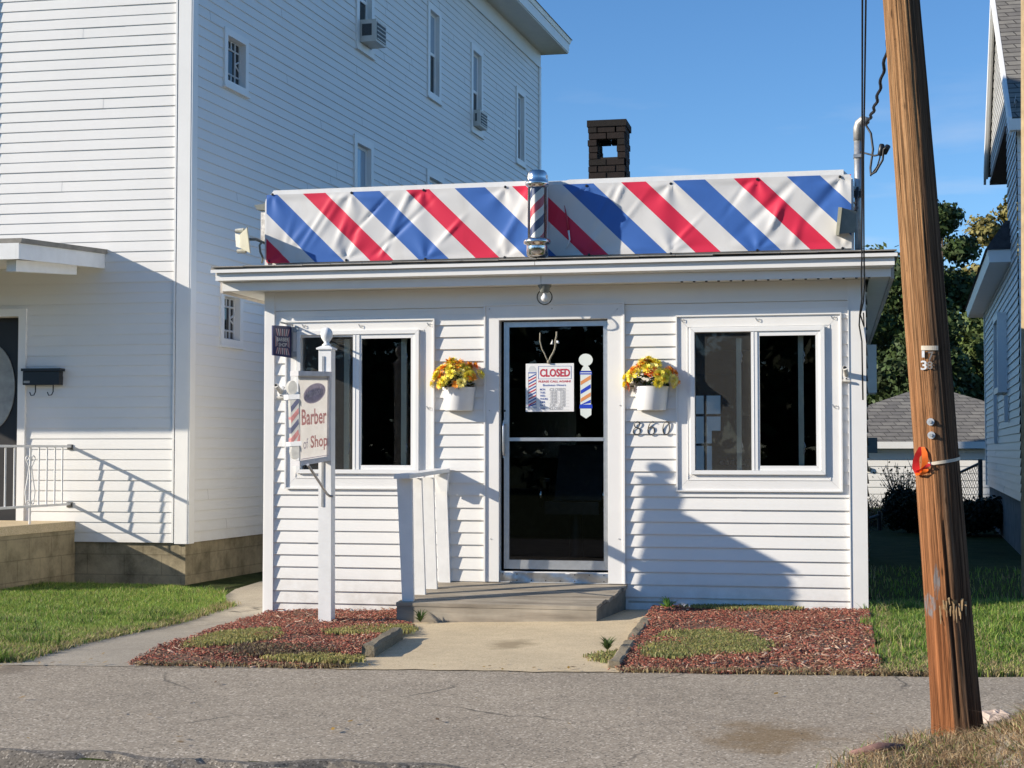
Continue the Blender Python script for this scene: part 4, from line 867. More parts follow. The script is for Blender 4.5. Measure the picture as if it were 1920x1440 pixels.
for i,((a,b),(c,d),vb,yy) in enumerate(spec):
    xa,za=atY(a,900,yy)[[0,2]]; xb=atY(b,900,yy)[0]; xc_,zc_=atY(c,vb,yy)[[0,2]]; xd=atY(d,vb,yy)[0]; zt2=1.075 if i<3 else 1.10
    k=(zt2-zc_)/(za-zc_); xa=xc_+(xa-xc_)*k; xb=xd+(xb-xd)*k; zc_=dz(yy)-.002
    mb=MB(); mb.hexa([(xc_,yy,zc_),(xd,yy,zc_),(xd,yy+.036,zc_),(xc_,yy+.036,zc_)],[(xa,yy,zt2),(xb,yy,zt2),(xb,yy+.036,zt2),(xa,yy+.036,zt2)]); mb.build('slat',M['painted'],hr)
Fp=np.array(atY(753,893,-.92)); Bp=np.array(atY(830,882,-.03)); hwid=.062
mb=MB(); mb.hexa([(Fp[0]-hwid,Fp[1],Fp[2]-.018),(Fp[0]+hwid,Fp[1],Fp[2]-.018),(Bp[0]+hwid,Bp[1],Bp[2]-.014),(Bp[0]-hwid,Bp[1],Bp[2]-.014)],[(Fp[0]-hwid,Fp[1],Fp[2]+.014),(Fp[0]+hwid,Fp[1],Fp[2]+.014),(Bp[0]+hwid,Bp[1],Bp[2]+.016),(Bp[0]-hwid,Bp[1],Bp[2]+.016)]); mb.build('top_rail',M['painted'],hr)
mb=MB(); p=[atY(815,893,-.12),atY(840,888,-.12),atY(838,922,-.12),atY(827,922,-.12)]; mb.prism([tuple(q) for q in p],(0,.05,0)); mb.build('corbel',M['painted'],hr)
# ================================================================== LEFT HOUSE
LC=atZ(347,1095,-.085)[:2]+np.array([.02,0]); fa=R(-1.0); sb=R(4.0)
fU=np.array([math.cos(fa),-math.sin(fa)]); fN=np.array([fU[1],-fU[0]]); sU=np.array([math.sin(sb),math.cos(sb)]); sN=np.array([sU[1],-sU[0]])
def lf(u,v): return onp(u,v,LC,fU,fN)
def ls(u,v): return onp(u,v,LC,sU,sN)
def LP(a,z,o,U,N): q=LC+U*a+N*o; return (q[0],q[1],z)
def lbox(mb,U,N,a0,a1,z0,z1,o0,o1,m=0):
    """box in a wall frame: a along wall, o outward"""
    b=[LP(a,z0,o,U,N) for a,o in ((a0,o0),(a1,o0),(a1,o1),(a0,o1))]; t=[LP(a,z1,o,U,N) for a,o in ((a0,o0),(a1,o0),(a1,o1),(a0,o1))]
    if o1>o0: b=b[::-1]; t=t[::-1]
    mb.hexa(b,t,m)
lh=thing('white_house','tall white clapboard house left of the barber shop, side wall in shade','house',(LC[0]-2,LC[1]+6,0))
zsb=lf(355,1018)[1]; Ls,zt3=ls(1012,200)[0],ls(1012,100)[1]; 
win=[ ('A',415,48,460,180,0),('B',412,540,453,652,0),('C',664,-60,697,104,2),('D',799,0,824,196,1),('E',881,79,903,259,1),('Fw',966,161,983,315,1),('Gw',661,250,697,385,1),('H',798,316,830,420,3)]
holes=[]; WR={}
for n_,u0,v0,u1,v1,k in win:
    a0=ls(u0,400)[0]; a1=ls(u1,400)[0]; zt_=ls(u0,v0)[1]; zb_2=ls(u1,v1)[1]
    if n_=='C': zt_=zb_2+ (ls(799,0)[1]-ls(824,196)[1])
    WR[n_]=(a0,a1,zb_2,zt_,k); holes.append((a0+.02,a1-.02,zb_2+.02,zt_-.02))
WR['C']=(WR['C'][0],WR['C'][1],WR['D'][2],WR['D'][3],2); holes[2]=(WR['C'][0]+.02,WR['C'][1]-.02,WR['C'][2]+.02,WR['C'][3]-.02)
g0,g1,gb,gt,_=WR['Gw']; gb=gt-(WR['D'][3]-WR['D'][2]); WR['Gw']=(g0,g1,gb,gt,1); holes[6]=(g0+.02,g1-.02,gb+.02,gt-.02)
h0,h1,hb,ht,_=WR['H']; WR['H']=(h0,h1,ht-1.2,ht,1); holes[7]=(h0+.02,h1-.02,ht-1.18,ht-.02)
ztop=zt3
dU0,dZ1=lf(47,583)
frontholes=[(-4.2,dU0,.5,dZ1)]
mb=MB(); siding(mb,LC,sU,.0,Ls,zsb,ztop-.28,.109,.012,holes,zb=zsb); lbox(mb,sU,sN,.0,Ls,ztop-.28,ztop,.0,.022); lbox(mb,sU,sN,.0,Ls,ztop-.31,ztop-.28,.0,.035)
mb.build('wall',M['house_siding'],lh)
mb=MB(); siding(mb,LC,fU,-6.5,.0,zsb,ztop-.28,.109,.011,frontholes,zb=lf(200,1018)[1]); mb.build('wall',M['house_siding'],lh)
mb=MB(); q=[LC+fU*-6.5,LC,LC+sU*Ls,LC+fU*-6.5+sU*Ls]
mb.hexa([(*(p+np.array([0,0])),zsb) for p in [q[0]+sU*.25,q[1]+sU*.25-np.array([.25,0]),q[2]-np.array([.25,0]),q[3]]],[(*p,ztop) for p in [q[0]+sU*.25,q[1]+sU*.25-np.array([.25,0]),q[2]-np.array([.25,0]),q[3]]])
mb.build('house_core',M['dark'],lh)
mb=MB(); cbw=.115
lbox(mb,fU,fN,-.135,.006,zsb-.01,ztop,.0,.026); lbox(mb,fU,fN,-.165,-.145,zsb-.0,ztop,.0,.03); mb.build('corner_board',M['trim'],lh)
mb=MB(); lbox(mb,sU,sN,-.02,.10,zsb-.01,ztop,.0,.024); mb.build('corner_board',M['trim'],lh)
mb=MB(); lbox(mb,sU,sN,Ls-.13,Ls,zsb-.01,ztop-.31,.0,.03); mb.build('corner_board',M['trim'],lh)
# foundation
t=NT('stained_block_foundation'); n=t.noise(2.5,6,.7); s_=t.sep(t.pos()); 
bk=t.n.new('ShaderNodeTexBrick'); cmb=t.n.new('ShaderNodeCombineXYZ'); t.l.new(t.math('ADD',s_[0],s_[1]),cmb.inputs[0]); t.l.new(s_[2],cmb.inputs[1]); t.l.new(cmb.outputs[0],bk.inputs[0])
bk.inputs['Scale'].default_value=1.; bk.inputs['Brick Width'].default_value=.42; bk.inputs['Row Height'].default_value=.21; bk.inputs['Mortar Size'].default_value=.006; bk.inputs['Color1'].default_value=(.40,.34,.235,1); bk.inputs['Color2'].default_value=(.36,.305,.21,1); bk.inputs['Mortar'].default_value=(.29,.245,.17,1)
a=t.mix(1.,bk.outputs[0],t.ramp(n,[(.3,(.35,.35,.33)),(.55,(.85,.85,.82)),(.75,(1.15,1.12,1.05))]),'MULTIPLY'); t.col(a); t.set(.9,0,.15); t.bump(t.noise(30,5),.4,.01); FOUND=t.mat
mb=MB(); lbox(mb,fU,fN,-6.5,-.02,-.4,zsb,-.2,-.02); mb.build('foundation',FOUND,lh); mb=MB(); lbox(mb,sU,sN,.0,Ls,-.4,zsb,-.2,-.02); mb.build('foundation',FOUND,lh)
# roof with wide eaves
ov=.52; mb=MB()
P8=lambda a,o,z:(*(LC+sU*a+sN*o),z)
c4=lambda e,z:[(*(LC+fU*(-6.5-e)+sU*(-e)),z),(*(LC+fU*e+sU*(-e)),z),(*(LC+fU*e+sU*(Ls+e*.3)),z),(*(LC+fU*(-6.5-e)+sU*(Ls+e*.3)),z)]
mb.hexa(c4(ov,ztop),c4(ov,ztop+.02)); mb.build('soffit',M['soffit'],lh)
mb=MB(); mb.hexa(c4(ov+.015,ztop+.021),c4(ov+.03,ztop+.19)); mb.hexa(c4(ov+.045,ztop+.191),c4(ov+.07,ztop+.27)); mb.build('cornice',M['trim'],lh)
mb=MB(); mb.hexa(c4(ov+.09,ztop+.271),[(*(LC+fU*(-3.3)+sU*3),ztop+1.2),(*(LC+fU*-3.2+sU*3),ztop+1.2),(*(LC+fU*-3.2+sU*(Ls-3)),ztop+1.2),(*(LC+fU*-3.3+sU*(Ls-3)),ztop+1.2)]); mb.build('roof',SH,lh)
def house_window(U,N,a0,a1,z0,z1,kind):
    fr=MB(); tw_=.10 if kind else .075; pr_=.03
    for (b0,b1,c0_,c1_) in ((a0,a0+tw_,z0,z1),(a1-tw_,a1,z0,z1),(a0+tw_,a1-tw_,z1-tw_,z1),(a0+tw_,a1-tw_,z0,z0+tw_*.9)): lbox(fr,U,N,b0,b1,c0_,c1_,-.07,pr_)
    lbox(fr,U,N,a0-.02,a1+.02,z0-.025,z0-.002,.0,.05)
    W=fr.build('window',M['trim'],lh); i0,i1,j0,j1=a0+tw_,a1-tw_,z0+tw_*.9,z1-tw_; zm=(j0+j1)/2
    if kind==0:
        p=MB(); lbox(p,U,N,i0,i1,j0,j1,-.06,-.055); p.build('pane',M['pane'],W)
        l=MB(); wd_=i1-i0; hh=j1-j0; r_=.011
        segs=[((.28,0),(.28,1)),((.72,0),(.72,1)),((0,.22),(1,.22)),((0,.78),(1,.78)),((.5,.78),(.5,1)),((.5,0),(.5,.22)),((.72,.5),(1,.62)),((.72,.5),(1,.38)),((0,.5),(.28,.62)),((0,.5),(.28,.38)),((0,.02),(1,.02)),((0,.98),(1,.98)),((.02,0),(.02,1)),((.98,0),(.98,1))]
        for (p0,p1) in segs: l.tube([LP(i0+wd_*p0[0],j0+hh*p0[1],-.05,U,N),LP(i0+wd_*p1[0],j0+hh*p1[1],-.05,U,N)],r_,n=5)
        l.build('leading',M['lead'],W)
    else:
        p=MB(); lbox(p,U,N,i0+.03,i1-.03,zm+.02,j1-.03,-.052,-.048); p.build('pane',M['pane_sky_painted'],W)
        p=MB(); lbox(p,U,N,i0+.03,i1-.03,j0+.03,zm-.015,-.062,-.058); p.build('pane',M['pane'],W)
        s=MB()
        for (b0,b1,c0_,c1_) in ((i0,i0+.035,j0,j1),(i1-.035,i1,j0,j1),(i0+.035,i1-.035,j1-.04,j1),(i0+.035,i1-.035,j0,j0+.04),(i0+.035,i1-.035,zm-.02,zm+.025)): lbox(s,U,N,b0,b1,c0_,c1_,-.068,-.04)
        s.build('sash',M['vinyl'],W)
    return W
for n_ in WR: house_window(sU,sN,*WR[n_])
# air conditioners
def aircon(label,uv0,uv1,wk,grille):
    a0,a1,z0,_,_=WR[wk]; i0,i1=a0+.11,a1-.11; zb5=z0+.10; h=.30 if wk=='C' else .27; o1=.25 if wk=='C' else .14
    t_=thing('air_conditioner',label,'air conditioner',LP((i0+i1)/2,zb5,0.,sU,sN),'window air conditioners')
    mb=MB(); lbox(mb,sU,sN,i0+.02,i1-.02,zb5,zb5+h,-.03,o1); mb.build('casing',M['ac'],t_)
    mb=MB()
    lbox(mb,sU,sN,i0+.05,i1-.05,zb5+.03,zb5+h-.03,o1+.001,o1+.006); mb.build('grille',M['acgrille'],t_)
    for k in range(5): 
        mb=MB(); lbox(mb,sU,sN,i0+.045,i1-.045,zb5+.035+k*(h-.08)/4,zb5+.047+k*(h-.08)/4,o1+.0065,o1+.013); mb.build('louvre',M['ac'],t_)
    mb=MB(); lbox(mb,sU,sN,i0+.019,i0+.0199,zb5+.08,zb5+h-.06,.05,o1-.06); mb.build('side_vent',M['acgrille'],t_)
aircon('large beige window air conditioner at the upper edge of the house side wall',None,None,'C',0)
aircon('smaller window air conditioner with dark grille, in the third top floor window',None,None,'E',1)
# front door, bay, porch roof
mb=MB(); lbox(mb,fU,fN,-4.2,dU0,.5,dZ1,-.16,-.14); dmat=plain('black_door',(.012,.011,.012),.5,var=.2); D_=mb.build('door',dmat,lh)
mb=MB(); lbox(mb,fU,fN,dU0-.115,dU0,.55,dZ1-.0,-.14,.03) if False else None
lbox(mb,fU,fN,dU0-.055,dU0+.03,.55,dZ1+.02,-.13,.035); lbox(mb,fU,fN,-4.2,dU0-.055,dZ1-.06,dZ1+.02,-.13,.035); mb.build('door_frame',M['trim'],lh)
ecx=lf(-32,700); ca=ecx[0]; cz=lf(-32,725)[1]
mb=MB(); el=[LP(ca+.30*math.cos(a),cz+.47*math.sin(a),-.138,fU,fN) for a in np.linspace(0,2*math.pi,48)[:-1]]; mb.prism(el,tuple(np.append(fN*.012,0)),0); mb.build('oval_panel',M['curtain'],D_)
mb=MB(); p=lf(36,805); 
for zz in (lf(36,770)[1],lf(36,807)[1]): q=LP(p[0],zz,-.13,fU,fN); mb.lathe(q,[(.022,0),(.026,-.03),(.02,-.05),(.004,-.055)],axis='y',n=10)
mb.split('knob',M['chrome'],D_)
mb=MB(); u_=lf(-1,200)[0]; lbox(mb,fU,fN,-5.5,u_-.17,zsb+3.35,ztop,.0,.085); mb.build('bay',M['house_siding'],lh)
rk=lf(198,480); a_r=rk[0]; rd=np.array([-math.sin(sb),-math.cos(sb)])      # outward along the side wall direction
def RP(a,z,d): q=LC+fU*a+rd*d; return (q[0],q[1],z)
pd=1.58; zr0=lf(200,468)[1]; sl_=.055
mb=MB(); mb.hexa([RP(-6,zr0-.045,0.),RP(-6,zr0-.045-sl_*pd,pd),RP(a_r+.02,zr0-.045-sl_*pd,pd),RP(a_r+.02,zr0-.045,0.)],[RP(-6,zr0,0.),RP(-6,zr0-sl_*pd,pd),RP(a_r+.03,zr0-sl_*pd,pd),RP(a_r+.03,zr0,0.)]); pr_=mb.build('porch_roof',SH,lh)
mb=MB(); mb.hexa([RP(a_r-.03,zr0-.20,0.01),RP(a_r-.03,zr0-.20-sl_*pd,pd),RP(a_r,zr0-.20-sl_*pd,pd),RP(a_r,zr0-.20,0.01)],[RP(a_r-.03,zr0-.046,0.01),RP(a_r-.03,zr0-.046-sl_*pd,pd),RP(a_r,zr0-.046-sl_*pd,pd),RP(a_r,zr0-.046,0.01)]); mb.build('fascia',M['painted'],pr_)
mb=MB(); mb.hexa([RP(-6,zr0-.20-sl_*pd,pd-.03),RP(-6,zr0-.20-sl_*pd,pd),RP(a_r-.031,zr0-.20-sl_*pd,pd),RP(a_r-.031,zr0-.20-sl_*pd,pd-.03)],[RP(-6,zr0-.046-sl_*pd,pd-.03),RP(-6,zr0-.046-sl_*pd,pd),RP(a_r-.031,zr0-.046-sl_*pd,pd),RP(a_r-.031,zr0-.046-sl_*pd,pd-.03)]); mb.build('fascia',M['painted'],pr_)
mb=MB(); zs0=zr0-.17; mb.hexa([RP(-6,zs0-.015,.01),RP(-6,zs0-.015-sl_*pd,pd-.035),RP(a_r-.035,zs0-.015-sl_*pd,pd-.035),RP(a_r-.035,zs0-.015,.01)],[RP(-6,zs0,.01),RP(-6,zs0-sl_*pd,pd-.035),RP(a_r-.035,zs0-sl_*pd,pd-.035),RP(a_r-.035,zs0,.01)]); mb.build('soffit',M['soffit'],pr_)
mb=MB(); mb.hexa([RP(a_r-.22,zr0-.30,.35),RP(a_r-.22,zr0-.30-sl_*pd,pd-.15),RP(a_r-.12,zr0-.30-sl_*pd,pd-.15),RP(a_r-.12,zr0-.30,.35)],[RP(a_r-.22,zr0-.19,.35),RP(a_r-.22,zr0-.19-sl_*pd,pd-.15),RP(a_r-.12,zr0-.19-sl_*pd,pd-.15),RP(a_r-.12,zr0-.19,.35)]); mb.build('beam',M['painted'],pr_)
# porch slab
ap,zp=lf(141,977); pc0=thing('concrete_porch','stained concrete block porch at the left house door','porch',RP(-3,0,.8)); pdd=1.55
mb=MB(); mb.hexa([RP(-5,-.4,.0),RP(-5,-.4,pdd),RP(ap,-.4,pdd),RP(ap,-.4,.0)],[RP(-5,zp-.09,.0),RP(-5,zp-.09,pdd),RP(ap,zp-.09,pdd),RP(ap,zp-.09,.0)]); mb.build('block_base',FOUND,pc0)
mb=MB(); mb.hexa([RP(-5,zp-.089,.0),RP(-5,zp-.089,pdd+.02),RP(ap+.01,zp-.089,pdd+.02),RP(ap+.01,zp-.089,.0)],[RP(-5,zp,.0),RP(-5,zp,pdd+.01),RP(ap+.004,zp,pdd+.01),RP(ap+.004,zp,.0)]); mb.build('slab',PAD,pc0)
# porch railing
ar=lf(133,837)[0]; zrt=lf(133,837)[1]; zrb=lf(133,945)[1]
rl=thing('porch_railing','white wrought iron railing with scrollwork on the concrete porch','railing',RP(ar,zp,.8))
def rt_d(u):
    r=ray(u,880); O=LC+fU*ar; N2=np.array([-rd[1],rd[0]]); t_=((O-CAM[:2])@N2)/(r[:2]@N2); p=CAM[:2]+r[:2]*t_; return (p-O)@rd
for zz in (zrt,zrb):
    mb=MB(); mb.hexa([RP(ar-.016,zz-.012,0.),RP(ar-.016,zz-.012,pdd),RP(ar+.016,zz-.012,pdd),RP(ar+.016,zz-.012,0.)],[RP(ar-.016,zz+.012,0.),RP(ar-.016,zz+.012,pdd),RP(ar+.016,zz+.012,pdd),RP(ar+.016,zz+.012,0.)]); mb.build('rail',M['rail'],rl)
    mb=MB(); mb.hexa([RP(ar-.03,zz-.035,0.),RP(ar-.03,zz-.035,.02),RP(ar+.03,zz-.035,.02),RP(ar+.03,zz-.035,0.)],[RP(ar-.03,zz+.02,0.),RP(ar-.03,zz+.02,.02),RP(ar+.03,zz+.02,.02),RP(ar+.03,zz+.02,0.)]); mb.build('wall_bracket',M['bronze'],rl)
for u in (117,103,88,73,27,10,-8): d=rt_d(u); mb=MB(); mb.tube([RP(ar,zrb,d),RP(ar,zrt,d)],.009,n=6); mb.build('baluster',M['rail'],rl)
d=rt_d(57); mb=MB(); mb.tube([RP(ar,zp,d),RP(ar,zrt,d)],.011,n=6); mb.build('post',M['rail'],rl)
mb=MB()
for sg_ in (-1,1):
    pts=[]
    zc1=zrt-.16
    for i in range(14): a=i/13*5.2; r_=.035*(1-i/20); pts.append(RP(ar,zc1+.035+r_*math.sin(a)*1.0,d+sg_*(.045+r_*math.cos(a))))
    pts=pts[::-1]+[RP(ar,zc1-.05,d+sg_*.02),RP(ar,zc1-.18,d+sg_*.05),RP(ar,zc1-.30,d+sg_*.085),RP(ar,zc1-.36,d+sg_*.07)]
    for i in range(12): a=-.6+i/11*5.2; r_=.03*(1-i/20); pts.append(RP(ar,zc1-.40-r_*math.sin(a),d+sg_*(.04+r_*math.cos(a))))
    mb.tube(pts,.007,n=5)
mb.split('scroll',M['rail'],rl,smooth=True)
# mailbox
m0=lf(50,692); m1=lf(122,722); t_=thing('mailbox','black wall mailbox with two newspaper hooks beside the porch door','mailbox',LP(m0[0],m1[1],.0,fU,fN))
mb=MB(); lbox(mb,fU,fN,m0[0]+.01,m1[0]-.02,m1[1],m0[1]-.03,.005,.10); mb.build('box',M['black'],t_)
mb=MB(); lbox(mb,fU,fN,m0[0],m1[0],m0[1]-.028,m0[1],.0,.125); mb.build('lid',M['black'],t_)
mb=MB(); a=lf(53,717); lbox(mb,fU,fN,a[0],a[0]+.07,a[1]-.012,a[1]+.012,.1005,.102); mb.build('label_plate',plain('pewter_label',(.3,.31,.3),.5),t_)
for u in (71,104):
    a=lf(u,722); mb=MB(); mb.tube([LP(a[0],m1[1],.05,fU,fN),LP(a[0],m1[1]-.07,.05,fU,fN),LP(a[0]-.012,m1[1]-.105,.06,fU,fN),LP(a[0]-.035,m1[1]-.11,.08,fU,fN),LP(a[0]-.045,m1[1]-.075,.09,fU,fN)],.006,n=6); mb.build('hook',M['black'],t_,smooth=True)
# ================================================================== RIGHT HOUSE
rb=R(2.9); rO=np.array([4.81,15.5]); rU=np.array([-math.sin(rb),-math.cos(rb)]); rN=np.array([rU[1],-rU[0]])   # u runs towards the street
def RR(a,z,o): q=rO+rU*a+rN*o; return (q[0],q[1],z)
def rbox(mb,a0,a1,z0,z1,o0,o1,m=0): mb.hexa([RR(a0,z0,o1),RR(a0,z0,o0),RR(a1,z0,o0),RR(a1,z0,o1)],[RR(a0,z1,o1),RR(a0,z1,o0),RR(a1,z1,o0),RR(a1,z1,o1)],m)
rh=thing('neighbour_house','pale house at the right edge with gable end in shade','house',(7,8,0))
zs1=onp(1870,918,rO,rU,rN)[1]; zE=3.66; aF=8.9; aM=5.29; zG=7.73; zJ=5.5; SL=[(9.05,5.10),(2.3,5.64)]
def gl(z):
    if z<zE+.35: return (0.,aF)
    if z<zJ: return (7.0,aF)
    k=(zG-z)/.7; return (max(2.75,aM-k+.05),min(aF,aM+k-.05))
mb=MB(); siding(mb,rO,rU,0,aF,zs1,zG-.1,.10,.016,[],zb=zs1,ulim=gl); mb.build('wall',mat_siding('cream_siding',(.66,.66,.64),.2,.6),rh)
rFO=rO+rU*aF; rFU=np.array([-rU[1],rU[0]])
def fbox(mb,a0,a1,z0,z1,o0,o1):
    c=[rFO+rFU*a+rU*o for a,o in ((a0,o1),(a1,o1),(a1,o0),(a0,o0))]; mb.hexa([(p[0],p[1],z0) for p in c],[(p[0],p[1],z1) for p in c])
mb=MB(); siding(mb,rFO,rFU,.0,6.5,zs1,5.2,.10,.016,[(1.6,2.7,1.7,3.2),(4.2,5.3,1.7,3.2)],zb=zs1); mb.build('wall',M['house_siding'],rh)
for b0 in (1.6,4.2):
    mb=MB()
    for x0,x1,z0,z1 in ((b0,b0+.1,1.7,3.2),(b0+1.,b0+1.1,1.7,3.2),(b0+.1,b0+1.,1.7,1.8),(b0+.1,b0+1.,3.1,3.2),(b0+.1,b0+1.,2.42,2.47)): fbox(mb,x0,x1,z0,z1,-.06,.03)
    Wf=mb.build('window',M['trim'],rh); mb=MB(); fbox(mb,b0+.1,b0+1.,1.8,3.1,-.05,-.045); mb.build('pane',M['pane'],Wf)
mb=MB(); fbox(mb,.0,6.5,-.4,zs1,-.3,-.031); mb.build('foundation',plain('front_foundation',(.17,.17,.17),.9,var=.3,sc=5,bump=.2),rh)
mb=MB(); rbox(mb,0,aF,-.4,zs1,-.3,-.03); mb.build('foundation',plain('grey_foundation',(.17,.17,.17),.9,var=.3,sc=5,bump=.2),rh)
mb=MB(); rbox(mb,.02,aF-.3,zs1,zE+.35,-5.,-.25); rbox(mb,7.02,aF-.3,zE+.35,zJ,-5.,-.25); rbox(mb,2.8,aF-.3,zJ,5.15,-5,-.25); mb.build('house_core',M['dark'],rh)
mb=MB(); rbox(mb,-.06,.05,zs1,zE,-.05,.03); mb.build('corner_board',M['trim'],rh)
SHG=NT('grey_shingles'); s_=SHG.sep(SHG.pos()); cmb=SHG.n.new('ShaderNodeCombineXYZ'); SHG.l.new(SHG.math('ADD',s_[0],SHG.math('MULTIPLY',s_[1],.3)),cmb.inputs[0]); SHG.l.new(SHG.math('MULTIPLY',s_[2],1.),cmb.inputs[1]); bk=SHG.n.new('ShaderNodeTexBrick'); SHG.l.new(cmb.outputs[0],bk.inputs[0])
bk.inputs['Scale'].default_value=1.; bk.inputs['Brick Width'].default_value=.30; bk.inputs['Row Height'].default_value=.085; bk.inputs['Mortar Size'].default_value=.008; bk.inputs['Color1'].default_value=(.25,.235,.21,1); bk.inputs['Color2'].default_value=(.17,.16,.15,1); bk.inputs['Mortar'].default_value=(.07,.065,.06,1)
SHG.col(SHG.mix(1.,bk.outputs[0],SHG.ramp(SHG.noise(6,5,.7),[(.3,(.8,.8,.8)),(.7,(1.12,1.12,1.1))]),'MULTIPLY')); SHG.set(.9,0,.15); SHG.bump(bk.outputs['Fac'],.4,-.01)
# gable roof: front slope (towards street) and rear slope, overhanging the gable by .3
for nm,(a1,z1) in enumerate(SL):
    a0=aM
    mb=MB(); mb.hexa([RR(a0,zG,-5),RR(a1,z1,-5),RR(a1,z1,.06),RR(a0,zG,.06)] if nm else [RR(a0,zG,.06),RR(a1,z1,.06),RR(a1,z1,-5),RR(a0,zG,-5)],[RR(a0,zG+.09,-5),RR(a1,z1+.09,-5),RR(a1,z1+.09,.06),RR(a0,zG+.09,.06)] if nm else [RR(a0,zG+.09,.06),RR(a1,z1+.09,.06),RR(a1,z1+.09,-5),RR(a0,zG+.09,-5)])
    rf=mb.build('roof',SHG.mat,rh)
    mb=MB(); mb.hexa([RR(a0,zG-.12,.062),RR(a1,z1-.12,.062),RR(a1,z1-.12,.10),RR(a0,zG-.12,.10)],[RR(a0,zG+.095,.062),RR(a1,z1+.095,.062),RR(a1,z1+.095,.10),RR(a0,zG+.095,.10)]); mb.build('bargeboard',M['trim'],rf)
    mb=MB(); mb.hexa([RR(a0,zG-.03,.03),RR(a1,z1-.03,.03),RR(a1,z1-.03,.06),RR(a0,zG-.03,.06)],[RR(a0,zG-.002,.03),RR(a1,z1-.002,.03),RR(a1,z1-.002,.06),RR(a0,zG-.002,.06)]); mb.build('soffit',M['trim'],rf)
    if nm==0: mb=MB(); rbox(mb,a1-.01,a1+.1,z1-.08,z1+.05,-5,.09); mb.build('gutter',M['trim'],rf)
mb=MB(); rbox(mb,2.75,7.0,zJ-.06,zJ,-3.,.03); mb.build('jetty_soffit',plain('brown_soffit',(.16,.11,.09),.8,var=.2),rh)
# pent roof
mb=MB(); pa0,pa1=-.85,7.6; 
mb.hexa([RR(pa1,zE,.27),RR(pa1,zE,-.05),RR(pa0,zE,-.05),RR(pa0,zE,.27)],[RR(pa1,zE+.16,.29),RR(pa1,zE+.16,-.05),RR(pa0,zE+.16,-.05),RR(pa0,zE+.16,.29)]); pe=mb.build('pent_roof',M['trim'],rh)
mb=MB(); mb.hexa([RR(pa1+.03,zE+.162,.32),RR(pa1+.03,zE+.162,.0),RR(pa0-.03,zE+.162,.0),RR(pa0-.03,zE+.162,.32)],[RR(pa1-.2,zE+.55,.06),RR(pa1-.2,zE+.55,.0),RR(pa0+.3,zE+.40,.0),RR(pa0+.3,zE+.40,.06)]); mb.build('shingles',plain('dark_shingles',(.045,.042,.045),.9,var=.4,sc=14,bump=.4,bsc=30),pe)
# window with projecting storm frame, downspouts
a0=onp(1880,600,rO,rU,rN)[0]; a1=a0+1.1; z1=onp(1880,598,rO,rU,rN)[1]; z0=onp(1880,742,rO,rU,rN)[1]
mb=MB()
for (b0,b1,c0_,c1_) in ((a0,a0+.09,z0,z1),(a1-.09,a1,z0,z1),(a0+.09,a1-.09,z1-.08,z1),(a0+.09,a1-.09,z0,z0+.08)): rbox(mb,b0,b1,c0_,c1_,-.02,.13)
W=mb.build('window',M['trim'],rh); mb=MB(); rbox(mb,a0+.09,a1-.09,z0+.08,z1-.08,.02,.03); mb.build('pane',M['pane'],W)
for (u,v0,v1) in ((1871,640,832),(1892,742,792)):
    a=onp(u,700,rO,rU,rN)[0]; zt_=onp(u,v0,rO,rU,rN)[1]; zb6=onp(u,v1,rO,rU,rN)[1]; mb=MB(); rbox(mb,a-.05,a+.05,zb6,zt_,.02,.07); ds=mb.build('downspout',M['trim'],rh)
# ================================================================== GARAGE
gy=23.5; gc=atY(1740,722,gy+3.6); gx_=gc[0]; zpk=gc[2]+.0; ze=atY(1740,830,gy)[2]; gh=4.0
ga=thing('garage','white garage with grey hipped shingle roof behind the shop','garage',(gx_,gy+3.6,0))
mb=MB(); siding(mb,(gx_-gh+.15,gy),(1,0),0,2*gh-.3,-.3,ze,.155,.016,[]); siding(mb,(gx_-gh+.15,gy+7.2),(0,-1),0,7.2,-.3,ze,.155,.016,[]); mb.build('wall',M['siding'],ga)
mb=MB(); e=[(gx_-gh,gy-.25,ze),(gx_+gh,gy-.25,ze),(gx_+gh,gy+7.5,ze),(gx_-gh,gy+7.5,ze)]; pk=(gx_,gy+3.6,zpk)
mb.add(e+[pk],[(0,1,4),(1,2,4),(2,3,4),(3,0,4)]); mb.build('roof',SHG.mat,ga)
mb=MB(); mb.box(gx_-gh+.3,gx_+gh,gy-.27,gy-.251,ze-.13,ze+.02); mb.box(gx_-gh+.3,gx_+gh,gy-.25,gy-.02,ze-.13,ze-.11); mb.build('fascia',M['trim'],ga)
x_,z_=w(1629,880,gy-.03); mb=MB(); mb.lathe((x_,gy-.02,z_),[(.05,0),(.06,-.04),(.02,-.06)],axis='y',n=10); mb.build('lamp',M['grey_lamp'],ga)
x_,z_=w(1634,838,19.); mb=MB(); mb.box(x_-.35,x_+.1,18.5,19.3,z_-.12,z_+.18); o=mb.build('gutter_box',M['grey_lamp'],None,loc=(x_,19,z_-.12))
tag(o,'dark gutter corner sticking out beside the shop wall before the garage','gutter')
